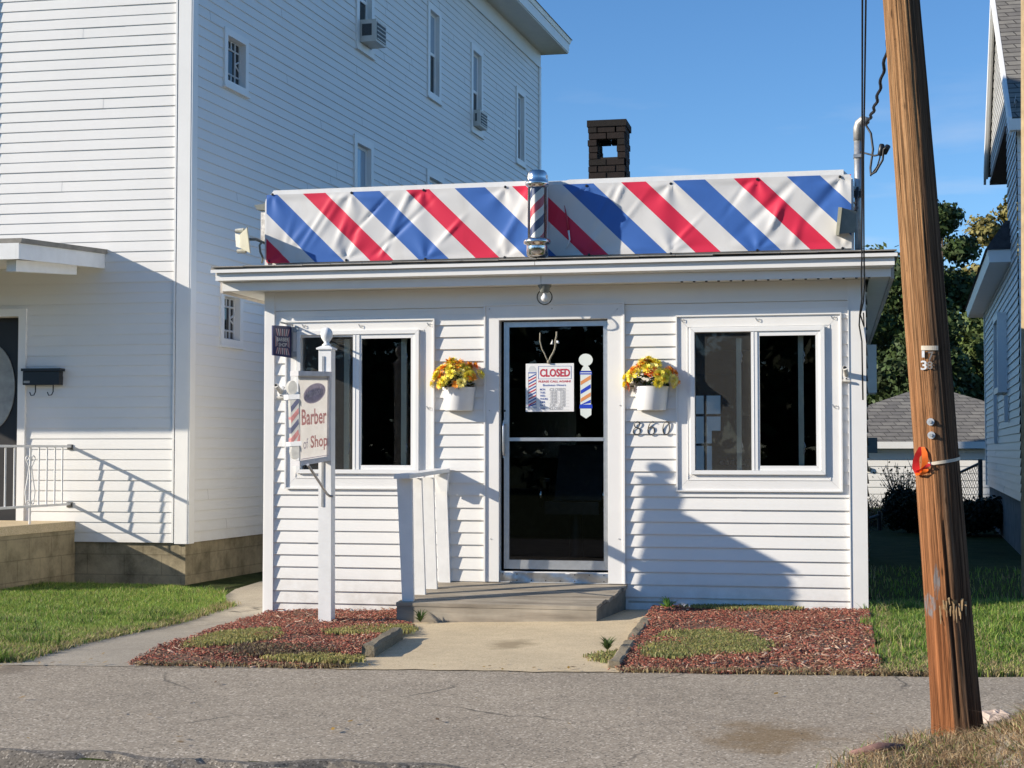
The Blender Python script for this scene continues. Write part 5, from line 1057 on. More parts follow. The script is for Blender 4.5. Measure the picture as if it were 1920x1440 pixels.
# ================================================================== chain link fences
def linkfence(label,pts,h,post_i):
    a,b=np.array(pts[0]),np.array(pts[1]); t_=thing('chain_link_fence',label,'fence',(a[0],a[1],0))
    L=np.hypot(*(b-a)[:2]); d=(b-a)/L
    za=Gs(*a); 
    mb=MB(); mb.tube([(a[0],a[1],h[0]),(b[0],b[1],h[1])],.022,n=6); mb.build('top_rail',M['link'],t_)
    for k in post_i: p=a+(b-a)*k; hh=h[0]+(h[1]-h[0])*k; mb=MB(); mb.tube([(p[0],p[1],-.1),(p[0],p[1],hh+.06)],.035,n=8); mb.build('post',M['link'],t_)
    mb=MB(); s_=.10; n=int(L/s_)+8; hm=max(h)
    for i in range(-int(hm/s_),n):
        for sg_ in (1,-1):
            x0=i*s_; p=[];
            t0,t1=(x0,x0+hm) if sg_==1 else (x0+hm,x0)
            # clip to the run
            def at(t): return (t-x0)/hm if sg_==1 else (x0+hm-t)/hm
            lo,hi=max(0,min(t0,t1)),min(L,max(t0,t1))
            if hi-lo<.02: continue
            q=[]
            for t in (lo,hi): pt=a+d*t; q.append((pt[0],pt[1],min(at(t)*hm,h[0]+(h[1]-h[0])*t/L)))
            mb.tube(q,.004,n=3,cap=False)
    mb.build('mesh',M['link'],t_)
f1=atY(1770,900,15.); f2=atY(1838,868,13.2); linkfence('chain link fence with dark posts beside the right house',[(f1[0]-.1,15.),(f2[0],13.2)],(atY(1770,905,15)[2],f2[2]),(1.,))
f1=atY(1625,985,12.); f2=atY(1740,950,15.); linkfence('low chain link fence end behind the shop corner',[(f1[0]-.3,12.),(f2[0],15.)],(atY(1625,985,12)[2]+.0,atY(1667,945,13)[2]),(0.38,))
# ================================================================== trees and shrubs
def leafmat(name,c,var=.5,trans=.25):
    t=NT(name); oi=t.vor(3.3,out='Color'); g=t.n.new('ShaderNodeRGBToBW'); t.l.new(oi,g.inputs[0]); n=t.noise(1.1,3)
    a=t.ramp(g.outputs[0],[(.15,tuple(x*(1-var) for x in c)),(.85,tuple(x*(1+var) for x in c))]); t.col(a); t.set(.6,0,.25)
    t.n.new('ShaderNodeBsdfTranslucent'); return t.mat
def crown_mesh(clumps,n,size,flat=.6):
    """n leaf quads spread through ellipsoid clumps [(c,r)], denser towards the shell"""
    w_=np.array([c[1][0]*c[1][1]*c[1][2] for c in clumps])**.72; w_/=w_.sum(); k=rng.choice(len(clumps),n,p=w_)
    C_=np.array([c[0] for c in clumps])[k]; R_=np.array([c[1] for c in clumps])[k]
    d=rng.normal(size=(n,3)); d/=np.linalg.norm(d,axis=1)[:,None]; r=rng.uniform(.45,1.12,n)**.6
    # lumpy surface
    P=C_+d*R_*r[:,None]+rng.normal(scale=size*.8,size=(n,3))
    nn=d+rng.normal(scale=.75,size=(n,3)); nn/=np.linalg.norm(nn,axis=1)[:,None]
    a=np.cross(nn,rng.normal(size=(n,3))); a/=np.linalg.norm(a,axis=1)[:,None]; b=np.cross(nn,a)
    s=size*rng.uniform(.55,1.3,n)[:,None]
    V=np.stack([P-a*s,P-b*s*.55,P+a*s,P+b*s*.55],1).reshape(-1,3); return V,np.arange(4*n).reshape(n,4)
BARK=plain('tree_bark',(.10,.075,.055),.9,var=.35,sc=10,bump=.6,bsc=20)
def tree(label,x,y,h,rad,n,size,mat,seed,group='trees behind the garage',cb=.25,name='tree'):
    global rng; rng=np.random.default_rng(seed); t_=thing(name,label,'tree',(x,y,0),group)
    cl=[]; m=14
    for i in range(m):
        f_=i/(m-1); zz=h*(cb+(1-cb)*.92*f_); rr=rad*(math.sin(math.pi*(.18+.75*f_))**.8); an=i*2.4+seed; q=rr*rng.uniform(.25,.7)
        cr=rad*rng.uniform(.32,.52)*(1.15-.5*f_); cl.append(((x+q*math.cos(an),y+q*math.sin(an),zz),(cr,cr,cr*rng.uniform(.6,.85))))
    V,Fq=crown_mesh(cl,n,size); npmesh('crown',V,Fq,mat,loc=(x,y,0),parent=t_)
    mb=MB(); r0=rad*.07+.05; mb.tube([(x,y,-.2),(x+.05,y,h*.3),(x-.04,y,h*.6),(x,y,h*.88)],[r0,r0*.8,r0*.5,r0*.12],n=9)
    for c,r in cl[::2]: zb7=max(.3*h,c[2]-rad*.8); mb.tube([(x,y,zb7),((x+c[0])/2,(y+c[1])/2,(zb7+c[2])/2+.1),c],[r0*.4,r0*.25,r0*.07],n=5)
    mb.build('trunk',BARK,t_,smooth=True); return t_
GD=leafmat('dark_tree_leaves',(.042,.066,.020)); GM=leafmat('mid_tree_leaves',(.080,.112,.032)); GY=leafmat('autumn_tree_leaves',(.16,.14,.045),.45)
def tp(u,v,y): p=atY(u,v,y); return p[0],p[2]
x_,z_=tp(1792,378,36.); tree('tall dark tree right of the utility pole, rising above the garage roof',x_-.4,36.,z_,1.9,26000,.10,GD,5)
x_,z_=tp(1868,372,40.); tree('yellowing autumn tree between the dark tree and the right house',x_+.35,40.,z_,2.2,24000,.10,GY,6)
x_,z_=tp(1700,462,34.); tree('dark bushy tree behind the garage, partly hidden by the utility pole',x_,34.,z_,2.1,24000,.10,GD,7,cb=.1)
x_,z_=tp(1645,450,38.); tree('thin topped tree peeping over the shop roof beside the conduit',x_,38.,z_,1.7,15000,.10,GM,9,cb=.1)
x_,z_=tp(1850,560,33.); tree('leafy green tree close behind the right house eave',x_,33.,z_,1.8,22000,.10,GM,12,cb=.05)
x_,z_=tp(1740,600,30.5); tree('low dark tree directly behind the garage peak',x_,30.6,z_+.2,1.9,18000,.10,GD,13,cb=.02)
x_,z_=tp(1600,560,36.); tree('dark tree hidden behind the shop, foliage left of the pole',x_+.3,36.,z_,2.0,16000,.10,GD,15,cb=.05)
def shrub(label,x,y,h,rad,n,size,mat,seed,bare=False,name='shrub'):
    global rng; rng=np.random.default_rng(seed); t_=thing(name,label,'shrub',(x,y,Gs(x,y)))
    if not bare or n:
        cl=[((x+rng.uniform(-.6,.6)*rad,y+rng.uniform(-.4,.4)*rad,h*rng.uniform(.3,.75)),(rad*.55,rad*.5,h*.32)) for _ in range(7)]
        V,Fq=crown_mesh(cl,n,size); npmesh('foliage',V,Fq,mat,loc=(x,y,Gs(x,y)),parent=t_)
    mb=MB()
    for k in range(38 if bare else 8):
        an=rng.uniform(0,6.28); q=rad*rng.uniform(.2,1.); e_=np.array([x+q*math.cos(an),y+q*math.sin(an)*.6,h*rng.uniform(.6,1.05)]); m_=np.array([x+q*.4*math.cos(an),y+q*.4*math.sin(an)*.6,h*.45])
        mb.tube([(x+.05*math.cos(an),y,-.05),m_,e_],[.014,.009,.003],n=4)
        if bare:
            for _ in range(3): f_=rng.uniform(.3,.9); p=m_+(e_-m_)*f_; mb.tube([p,p+np.array([rng.uniform(-.18,.18),rng.uniform(-.1,.1),rng.uniform(.05,.22)])],[.006,.002],n=3)
    mb.build('stems',M['stem'],t_); return t_
x_,z_=tp(1692,872,17.); shrub('bare twiggy shrub in front of the garage wall',x_,17.,z_,.5,260,.03,GY,21,True)
x_,z_=tp(1640,935,14.5); shrub('bare brushy shrub at the low fence by the shop corner',x_,14.5,z_,.75,500,.03,GY,22,True)
x_,z_=tp(1712,915,12.5); shrub('dark clipped evergreen shrub left of the utility pole',x_,12.5,z_,.42,9000,.035,leafmat('black_green_leaves',(.012,.018,.008)),23)
x_,z_=tp(1790,930,12.); shrub('low spreading dark shrub at the fence by the right house',x_+.1,12.,z_,.85,9000,.035,leafmat('deep_shade_leaves',(.014,.020,.009)),24)
# unseen tree belt across the street, added so the window glass mirrors dark
rng=np.random.default_rng(77); cl=[((x+rng.uniform(-2,2),-46+rng.uniform(-3,3),rng.uniform(2,5)),(4,3,rng.uniform(2.5,4.2))) for x in np.arange(-60,70,4.)]
V,Fq=crown_mesh(cl,30000,.45); o=npmesh('unseen_tree_belt',V,Fq,GD,loc=(0,-46,0)); o['kind']='stuff'
# ================================================================== UTILITY POLE
up_=thing('utility_pole','leaning brown wooden utility pole on the grassy mound at the right','utility pole',(2.73,-5.1,.1))
zl=np.concatenate([np.linspace(-.3,3.6,150),np.linspace(3.7,7.6,24)]); na=110; py0=-5.1
def pole_c(z):
    v=845-(z-1.29)*2900/7.9
    ctr=(2.7355+(2.5265-2.7355)*(z-.03)/3.31); return ctr
def pole_r(z): return .1075-.0075*z if z<4 else .0775-.004*(z-4)
ths=np.linspace(0,2*math.pi,na,endpoint=False); V=[]
from mathutils import noise as mn
for z in zl:
    cxx=pole_c(z); r0=pole_r(z)+.02*math.exp(-max(0,z+.05)/.10)
    for th_ in ths:
        nx2,ny2=math.cos(th_),math.sin(th_)
        g=mn.noise(Vector((nx2*7,ny2*7,z*.55))); g2=mn.noise(Vector((nx2*20,ny2*20,z*1.1))); g3=mn.noise(Vector((nx2*3,ny2*3,z*2.2+5)))
        r=r0+.003*g3+.0022*g-.010*max(0,g2-.25)-.006*math.exp(-(mn.noise(Vector((nx2*4.2,ny2*4.2,z*.38)))/.05)**2)*max(0,min(1,.5+2*g3))
        # long drying check facing the street
        dth=(th_-(4.78-.05*z)+math.pi)%(2*math.pi)-math.pi
        if .05<z<1.05: r-=.016*math.exp(-(dth/.05)**2)*min(1,(z-.05)/.2)*min(1,(1.05-z)/.2)
        # gouge with splinters
        d2=(th_-5.05+math.pi)%(2*math.pi)-math.pi; zz_=(z-.60)
        if abs(zz_)<.1 and abs(d2)<.6: r-=.012*(1-(zz_/.1)**2)*(1-(d2/.6)**2)*(1 if zz_<.04 else .4)
        V.append((cxx+r*nx2,py0+r*ny2,z))
V=np.array(V); ii=np.arange(len(zl)*na).reshape(len(zl),na); Fq=np.stack([ii[:-1],np.roll(ii[:-1],-1,1),np.roll(ii[1:],-1,1),ii[1:]],-1).reshape(-1,4)
t=NT('weathered_pole_wood'); s_=t.sep(t.pos()); cx_=t.math('SUBTRACT',s_[0],t.math('ADD',2.7374,t.math('MULTIPLY',s_[2],-.06314))); cy_=t.math('SUBTRACT',s_[1],py0)
rad=t.math('SQRT',t.math('ADD',t.math('MULTIPLY',cx_,cx_),t.math('MULTIPLY',cy_,cy_))); nx3=t.math('DIVIDE',cx_,rad); ny3=t.math('DIVIDE',cy_,rad)
cb_=t.n.new('ShaderNodeCombineXYZ'); t.l.new(nx3,cb_.inputs[0]); t.l.new(ny3,cb_.inputs[1]); t.l.new(t.math('MULTIPLY',s_[2],.09),cb_.inputs[2])
g1=t.noise(5.5,8,.72,vec=cb_.outputs[0]); gk=t.noise(4.2,4,.6,vec=cb_.outputs[0]); 
cb2=t.n.new('ShaderNodeCombineXYZ'); t.l.new(nx3,cb2.inputs[0]); t.l.new(ny3,cb2.inputs[1]); t.l.new(t.math('MULTIPLY',s_[2],.5),cb2.inputs[2]); g2=t.noise(3.2,5,.6,vec=cb2.outputs[0]); g3=t.noise(26,5,.6,vec=cb_.outputs[0])
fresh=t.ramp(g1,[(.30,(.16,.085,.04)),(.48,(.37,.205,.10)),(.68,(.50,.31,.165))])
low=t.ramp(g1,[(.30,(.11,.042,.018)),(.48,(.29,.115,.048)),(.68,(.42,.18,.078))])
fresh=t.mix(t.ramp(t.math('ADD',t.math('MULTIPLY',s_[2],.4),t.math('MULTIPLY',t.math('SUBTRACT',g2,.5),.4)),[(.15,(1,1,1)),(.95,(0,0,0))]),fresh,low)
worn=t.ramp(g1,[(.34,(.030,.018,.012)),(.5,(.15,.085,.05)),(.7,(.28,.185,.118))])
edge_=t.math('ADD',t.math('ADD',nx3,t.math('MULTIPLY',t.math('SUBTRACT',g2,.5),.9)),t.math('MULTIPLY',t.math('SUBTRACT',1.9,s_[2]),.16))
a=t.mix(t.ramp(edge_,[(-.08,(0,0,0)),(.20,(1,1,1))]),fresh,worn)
a=t.mix(t.ramp(g3,[(.58,(0,0,0)),(.70,(.6,.6,.6))]),a,(.03,.017,.010))
rdg=t.math('ABSOLUTE',t.math('SUBTRACT',gk,.5)); ckm=t.math('MULTIPLY',t.ramp(rdg,[(.0,(1,1,1)),(.03,(0,0,0))]),t.ramp(g2,[(.36,(0,0,0)),(.50,(.75,.75,.75))])); a=t.mix(ckm,a,(.014,.008,.005))
rd2=t.math('ABSOLUTE',t.math('SUBTRACT',g1,.42)); a=t.mix(t.math('MULTIPLY',t.ramp(rd2,[(.0,(.8,.8,.8)),(.014,(0,0,0))]),t.ramp(nx3,[(-.2,(.25,.25,.25)),(.4,(1,1,1))])),a,(.02,.012,.007))
# knots
kv=t.n.new('ShaderNodeTexVoronoi'); kc=t.n.new('ShaderNodeCombineXYZ'); t.l.new(nx3,kc.inputs[0]); t.l.new(ny3,kc.inputs[1]); t.l.new(t.math('MULTIPLY',s_[2],2.4),kc.inputs[2]); t.l.new(kc.outputs[0],kv.inputs['Vector']); kv.inputs['Scale'].default_value=1.5
a=t.mix(t.ramp(kv.outputs['Distance'],[(.05,(.8,.8,.8)),(.10,(0,0,0))]),a,(.05,.028,.015))
# grey-blue paint scrape and pale splinters
def blob(x,z,rx,rz,nz=.9):
    dx=t.math('DIVIDE',t.math('SUBTRACT',s_[0],x),rx); dz_=t.math('DIVIDE',t.math('SUBTRACT',s_[2],z),rz); d=t.math('SQRT',t.math('ADD',t.math('MULTIPLY',dx,dx),t.math('MULTIPLY',dz_,dz_)))
    return t.ramp(t.math('ADD',d,t.math('MULTIPLY',t.math('SUBTRACT',t.noise(30,4,.6),.5),nz)),[(.75,(.9,.9,.9)),(1.05,(0,0,0))])
pA=atY(1745,1135,py0-.1); pB=atY(1757,1090,py0-.1); pS=atY(1788,1138,py0-.1)
stk=t.ramp(t.noise(55,4,.6,vec=t.map((1,1,.22))),[(.36,(0,0,0)),(.50,(.85,.85,.85))]); a=t.mix(t.math('MULTIPLY',stk,blob(pA[0],pA[2],.024,.055,1.3)),a,(.17,.195,.22)); a=t.mix(t.math('MULTIPLY',stk,blob(pB[0],pB[2],.014,.085,1.3)),a,(.17,.195,.22))
sp_=t.math('MULTIPLY',blob(pS[0],pS[2],.055,.034,.6),t.ramp(t.noise(90,2,.5,vec=t.map((1,1,.18))),[(.40,(0,0,0)),(.55,(1,1,1))])); a=t.mix(sp_,a,(.38,.26,.13))
cb3=t.n.new('ShaderNodeCombineXYZ'); t.l.new(nx3,cb3.inputs[0]); t.l.new(ny3,cb3.inputs[1]); t.l.new(t.math('MULTIPLY',s_[2],.035),cb3.inputs[2]); ck2=t.noise(7.5,3,.55,vec=cb3.outputs[0],dist=.2)
r3=t.math('ABSOLUTE',t.math('SUBTRACT',ck2,.5)); a=t.mix(t.math('MULTIPLY',t.ramp(r3,[(.0,(.9,.9,.9)),(.03,(0,0,0))]),t.ramp(t.noise(4,4,.6,vec=cb2.outputs[0]),[(.45,(0,0,0)),(.58,(1,1,1))])),a,(.015,.009,.006))
a=t.mix(1.,a,t.ramp(t.noise(5,6,.7,vec=cb2.outputs[0]),[(.3,(.62,.60,.58)),(.6,(1.1,1.08,1.05))]),'MULTIPLY')
sn=t.ramp(t.vor(55,vec=t.map((1,1,.6))),[(.06,(.9,.9,.9)),(.10,(0,0,0))]); a=t.mix(t.math('MULTIPLY',sn,t.ramp(t.noise(9,2),[(.5,(0,0,0)),(.6,(1,1,1))])),a,(.02,.013,.01))
t.col(a); t.set(.85,0,.12); t.bump(t.math('ADD',g1,t.math('MULTIPLY',ck2,.6)),1.,.016); 
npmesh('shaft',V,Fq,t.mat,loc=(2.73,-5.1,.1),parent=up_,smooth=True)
def onpole(u,v,off=.004):
    """front point of the pole surface seen at pixel"""
    z=atY(u,v,py0-.1)[2]; x=atY(u,v,py0-.1)[0]; r=pole_r(z); dx=np.clip(x-pole_c(z),-r*.97,r*.97); y=py0-math.sqrt(r*r-dx*dx)
    p=atY(u,v,y); return np.array([p[0],y-off,p[2]])
sp=MB()
for k in range(11):
    u=1764+k*4.6+random.uniform(-2,2); v=1122+random.uniform(-8,16); p=onpole(u,v,-.006); q=onpole(u+random.uniform(-1,3),v+random.uniform(12,38),.006+random.random()*.012); wx=random.uniform(.003,.006)
    sp.add([p+np.array([-wx,0,0]),p+np.array([wx,0,0]),q+np.array([wx*.3,0,0]),q-np.array([wx*.3,0,0]),p+np.array([0,.01,0])],[(0,1,2,3),(1,4,2),(4,0,3)])
sp.build('splinters',plain('raw_splintered_wood',(.36,.24,.12),.8,var=.35,sc=60),up_)
# numerals, plate, washers, strap
a=onpole(1727,655); b=onpole(1759,649)
mb=MB()
pts=[onpole(1727+i*4,652.5,.004) for i in range(9)]
for i in range(8): mb.hexa([pts[i]+np.array([0,0,-.010]),pts[i+1]+np.array([0,0,-.010]),pts[i+1]+np.array([0,.004,-.010]),pts[i]+np.array([0,.004,-.010])],[pts[i]+np.array([0,0,.010]),pts[i+1]+np.array([0,0,.010]),pts[i+1]+np.array([0,.004,.010]),pts[i]+np.array([0,.004,.010])])
mb.build('metal_plate',M['strap'],up_)
TAG=plain('aluminium_numeral',(.62,.62,.62),.35,.6,var=.2,sc=60)
for ch_,u,v,wp,hp_ in (('1',1731,664,5,13),('7',1745,668,10,17),('3',1732,685,11,18),('8',1743,685,11,15)):
    p=onpole(u-wp/2,v+hp_/2,.006); q=onpole(u+wp/2,v-hp_/2,.006); dxv=(q-p)*np.array([1,1,0]); L=np.linalg.norm(dxv); mb=MB(); mb.text(ch_,p,tuple(dxv/L),(0,0,1),L,q[2]-p[2],0,0,.02,.002); mb.build('numeral',TAG if ch_ in '138' and u!=1743 else plain('tarnished_numeral',(.30,.27,.24),.5,.4,var=.3,sc=60),up_)
WM=plain('galvanised_washer',(.66,.67,.68),.35,.6,var=.15,sc=60)
for u,v in ((1745,791),(1746.5,816)):
    p=onpole(u,v,.001); r=p-np.array([pole_c(p[2]),py0,p[2]]); r[2]=0; r/=np.linalg.norm(r); mb=MB()
    mb.tube([p,p+r*.006],.0165,n=18); mb.build('washer',WM,up_); mb=MB(); mb.tube([p+r*.0061,p+r*.018],.0075,n=6); mb.build('bolt_head',M['steel'],up_)
mb=MB(); p0=onpole(1742,868,0); zs_=p0[2]; ring=[]
for i in range(30):
    th_=4.25+i/29*2.3; z=zs_+ .018*(th_-4.6)/1.2; r=pole_r(z)+.004; ring.append((pole_c(z)+r*math.cos(th_),py0+r*math.sin(th_),z))
for i in range(29):
    p,q=Vector(ring[i]),Vector(ring[i+1]); mb.hexa([p-Vector((0,0,.007)),q-Vector((0,0,.007)),q+Vector((0,.003,-.007)),p+Vector((0,.003,-.007))],[p+Vector((0,0,.007)),q+Vector((0,0,.007)),q+Vector((0,.003,.007)),p+Vector((0,.003,.007))])
mb.build('tie_strap',M['strap'],up_)
rb_=thing('flagging_ribbon','red and orange plastic flagging ribbon tied round the utility pole','ribbon',tuple(onpole(1727,880)))
def strip(pts,wd_,m,name):
    n=len(pts); mb=MB(); vs=[]
    for i,(u,v,o) in enumerate(pts):
        p=onpole(u,v,o); k=wd_*(math.sin(math.pi*(i+.35)/(n-.3))**.6+.15); vs+=[p+np.array([-k,.004*math.sin(i*2),.0]),p+np.array([k,-.006*math.cos(i*1.7),.004*math.sin(i)])]
    mb.add(vs,[(2*i,2*i+1,2*i+3,2*i+2) for i in range(n-1)]); return mb.build(name,M[m],rb_,smooth=True)
strip([(1727,838,.012),(1723,850,.02),(1719,864,.026),(1717,878,.03),(1720,890,.02)],.017,'ribbon_red','red_tail')
strip([(1730,838,.010),(1733,850,.022),(1734,864,.03),(1732,876,.03),(1726,886,.02)],.012,'ribbon_orange','orange_tail')
strip([(1713,879,.014),(1720,883,.03),(1730,880,.034),(1738,874,.03),(1741,868,.012)],.012,'ribbon_red','knot')
strip([(1716,884,.014),(1722,892,.03),(1729,890,.034),(1735,882,.03),(1736,876,.016)],.012,'ribbon_orange','loop')
# slim post at the right edge of the view
A_=atY(1915,1122,1.9); B_=atY(1914,-20,1.9); x_=A_[0]+.086; mb=MB(); mb.tube([(x_,1.9,-.2),(x_,1.9,A_[2]),(B_[0]+.082,1.9,B_[2])],[.088,.086,.082],n=20); o=mb.build('wooden_post',plain('tan_post_wood',(.34,.25,.14),.8,var=.25,sc=8,bump=.3,bsc=30),None,smooth=True,loc=(x_,1.9,0)); tag(o,'tall tan wooden post cut off by the right edge of the view','post')
# ================================================================== ground cover
def inpoly(P,poly):
    x,y=P[:,0],P[:,1]; r=np.zeros(len(P),bool); n=len(poly)
    for i in range(n):
        x0,y0=poly[i]; x1,y1=poly[(i+1)%n]; c=((y0>y)!=(y1>y))&(x<(x1-x0)*(y-y0)/(y1-y0+1e-12)+x0); r^=c
    return r
def scatter(poly,n,seed,dens=None):
    g=np.random.default_rng(seed); P=np.array(poly); lo,hi=P.min(0),P.max(0); out=[]
    tot=0
    while tot<n:
        q=g.uniform(lo,hi,(n*2,2)); q=q[inpoly(q,poly)]
        if dens is not None: q=q[g.uniform(0,1,len(q))<dens(q[:,0],q[:,1])]
        out.append(q); tot+=len(q)
        if len(out)>40: break
    return np.concatenate(out)[:n],g
def blades(name,poly,n,seed,hmin,hmax,wd_,mats,weights,lean=.5,zoff=0.,dens=None,patch=None,droop=None,feather=0.):
    q,g=scatter(poly,n,seed,dens)
    if feather>0:      # thin out towards the outline
        P=np.array(poly); d=np.full(len(q),9.)
        for i in range(len(P)):
            a_,b_=P[i],P[(i+1)%len(P)]; ab=b_-a_; tt=np.clip(((q-a_)@ab)/(ab@ab+1e-9),0,1); d=np.minimum(d,np.hypot(*(q-a_-tt[:,None]*ab).T))
        nz_=.5+.5*np.sin(q[:,0]*31+np.sin(q[:,1]*23)*2)*np.sin(q[:,1]*27+np.sin(q[:,0]*19)*2)
        q=q[g.uniform(0,1,len(q))<np.clip(d/feather*(.35+nz_),0.02,1)]
    n=len(q); x,y=q[:,0],q[:,1]; z=G(x,y)+zoff
    h=g.uniform(hmin,hmax,n); an=g.uniform(0,6.283,n); ln=g.normal(0,lean,n)*h; la=g.uniform(0,6.283,n)
    if droop is not None: h=h*droop(x,y)
    wx=np.cos(an)*wd_; wy=np.sin(an)*wd_
    tip=np.stack([x+ln*np.cos(la),y+ln*np.sin(la),z+h],1); mid=np.stack([x+.35*ln*np.cos(la),y+.35*ln*np.sin(la),z+h*.6],1)
    b0=np.stack([x-wx,y-wy,z-.01],1); b1=np.stack([x+wx,y+wy,z-.01],1); off=np.stack([wx*.8,wy*.8,0*wx],1)
    V=np.stack([b0,b1,mid+off,mid-off,tip],1).reshape(-1,3); base=np.arange(n)*5
    # one quad and one (degenerate free) tip triangle, written as two meshes' worth of quads
    Fq=np.stack([base,base+1,base+2,base+3],1); Ft=np.stack([base+3,base+2,base+4],1)
    if patch is None: mi=g.choice(len(mats),n,p=weights)
    else: mi=patch(x,y,g)
    me=bpy.data.meshes.new(name); me.vertices.add(len(V)); me.vertices.foreach_set('co',V.astype(np.float32).ravel())
    lv=np.concatenate([Fq.ravel(),Ft.ravel()]); me.loops.add(len(lv)); me.loops.foreach_set('vertex_index',lv.astype(np.int32))
    me.polygons.add(2*n); ls_=np.concatenate([np.arange(n)*4,4*n+np.arange(n)*3]); lt=np.concatenate([np.full(n,4),np.full(n,3)]); me.polygons.foreach_set('loop_start',ls_.astype(np.int32)); me.polygons.foreach_set('loop_total',lt.astype(np.int32))
    for m in mats: me.materials.append(m)
    me.polygons.foreach_set('material_index',np.concatenate([mi,mi]).astype(np.int32)); me.update(calc_edges=True); me.validate()
    o=bpy.data.objects.new(name,me); COL.objects.link(o); WL[o.name]=Vector((0,0,0)); o['kind']='stuff'; return o
def bladem(name,c):
    t=NT(name); t.col(t.ramp(t.noise(8,3),[(.3,tuple(x*.7 for x in c)),(.7,tuple(x*1.25 for x in c))])); t.set(.55,0,.3)
    tr=t.n.new('ShaderNodeBsdfTranslucent'); tr.inputs[0].default_value=(*[min(1,x*1.3) for x in c],1); mx=t.n.new('ShaderNodeMixShader'); mx.inputs[0].default_value=.3; t.l.new(t.b.outputs[0],mx.inputs[1]); t.l.new(tr.outputs[0],mx.inputs[2]); t.l.new(mx.outputs[0],t.out.inputs[0]); return t.mat
GR=[bladem('grass_green',(.155,.27,.042)),bladem('grass_yellow_green',(.31,.365,.085)),bladem('grass_dry',(.40,.32,.17)),bladem('grass_dark',(.075,.115,.035))]
def vn(x,y,f,s=0): return np.sin(x*f+1.3*np.sin(y*f*.7+s))*np.sin(y*f*1.1+1.7*np.sin(x*f*.6+s*2))
lawnL=[(-9,float(roadY(-9))),(-2.72,float(roadY(-2.72))+.04),(-2.80,-2.5),(-2.98,-.6),(-3.1,.7),(-3.5,1.7),(-4.3,2.2),(-5.2,2.2),(-9,2.0)]
def pL(x,y,g):
    n=len(x); k=g.uniform(0,1,n); e=np.clip((y+3.1)/1.6,0,1)+.35*vn(x,y,3.); r=np.where(k<.55,0,1)
    r=np.where(k>.88,3,r); r=np.where((k<.42*(1-np.clip(e,0,1)))|(k<.05),2,r); return r
lawnL_vis=[(-6.2,2.2),(-4.3,2.2),(-3.5,1.7),(-3.1,.7),(-2.98,-.6),(-2.80,-2.5),(-2.72,float(roadY(-2.72))+.04),(-3.3,float(roadY(-3.3)))]
blades('lawn',lawnL_vis,95000,31,.025,.062,.0036,GR,None,.6,0.,None,pL)
blades('lawn_clumps',lawnL_vis,9000,34,.04,.095,.0034,GR,[.4,.15,.1,.35],.7,0.,lambda x,y:np.clip(vn(x,y,6.)*1.6-.2,0,1)*np.where(y<-.3,1,.3))
# ragged dry fringe along the path edge
fr_=[(-2.60,float(roadY(-2.60))+.03),(-2.66,-2.5),(-2.84,-.6),(-2.95,.75),(-3.16,.75),(-3.04,-.6),(-2.88,-2.5),(-2.85,float(roadY(-2.85)))]
blades('grass_fringe',fr_,12000,32,.02,.06,.0035,GR,[.15,.2,.5,.15],1.2,feather=.10)
lawnR=[(2.47,.30),(2.40,-1.5),(2.44,float(roadY(2.44))+.06),(7,float(roadY(7))),(7,6),(2.5,6)]
lawnRv=[(2.48,.4)]+[(2.45+.05*math.sin(yy*9)+.035*math.sin(yy*23),yy) for yy in np.arange(.1,-3.0,-.08)]+[(2.46,float(roadY(2.46))+.05),(4.3,float(roadY(4.3))+.02),(5.2,5),(2.55,5)]
def pR(x,y,g):
    n=len(x); k=g.uniform(0,1,n); e=np.clip((y+3.0)/1.0,0,1)+.4*vn(x,y,4.); r=np.where(k<.6,0,1); r=np.where(k>.8,3,r); r=np.where((k<.5*(1-np.clip(e,0,1)))|(k<.04)|((x<2.62)&(k<.3)),2,r); return r
blades('lawn',lawnRv,60000,33,.025,.07,.0036,GR,None,.55,0.,lambda x,y:np.where(y>.75,.02,1.),pR,droop=lambda x,y:.8+.5*np.exp(-((x-3.6)/.35)**2-((y-.8)/.8)**2)*1.6)  # blades left out beyond the shade line to darken the shaded ground
blades('lawn_clumps',lawnRv,6000,35,.04,.11,.0034,GR,[.45,.2,.15,.2],.7,0.,lambda x,y:np.clip(vn(x,y,7.)*1.6-.2,0,1)*np.where(y<.6,1,0))
# mulch beds
sheetL=[(-2.44,.02),(-1.03,.02),(-1.06,-.86),(-.80,-1.3),(-.70,-2.9)]+[(x,float(roadY(x))+rj(x)+.0) for x in np.arange(-.70,-1.92,-.12)]+[(-1.97,-3.6),(-2.1,-2.4),(-2.33,-.9)]
sheetR=[(.80,.02),(2.44,.02),(2.47,.2),(2.46,-1.5),(2.46,float(roadY(2.46))+.02)]+[(x,float(roadY(x))+rj(x)+.0) for x in np.arange(2.4,.92,-.12)]+[(.92,-3.05),(.86,-1.5)]
def bedh(x,y): return .03+.02*math.sin(x*7)*math.sin(y*5)
MS=plain('mulch_soil',(.15,.085,.055),.95,var=.5,sc=30,bump=.8,bsc=60)
for nm,poly in (('mulch_bed',sheetL),('mulch_bed',sheetR)):
    o=sheet(nm,poly,.0,MS,.10,lambda x,y:(.004+.024*min(1,max(0,(y-float(roadY(x))-.02)/.3)))+.012*min(1,max(0,(y-float(roadY(x)))/.3))*math.sin(x*7)*math.sin(y*5)); o['kind']='structure'
def chipm(n_,c): return plain(n_,c,.8,var=.3,sc=50)
CH=[chipm('red_chip',(.31,.082,.050)),chipm('dark_red_chip',(.17,.045,.030)),chipm('brown_chip',(.26,.135,.08)),chipm('pale_chip',(.52,.36,.26)),chipm('pink_chip',(.36,.13,.085))]
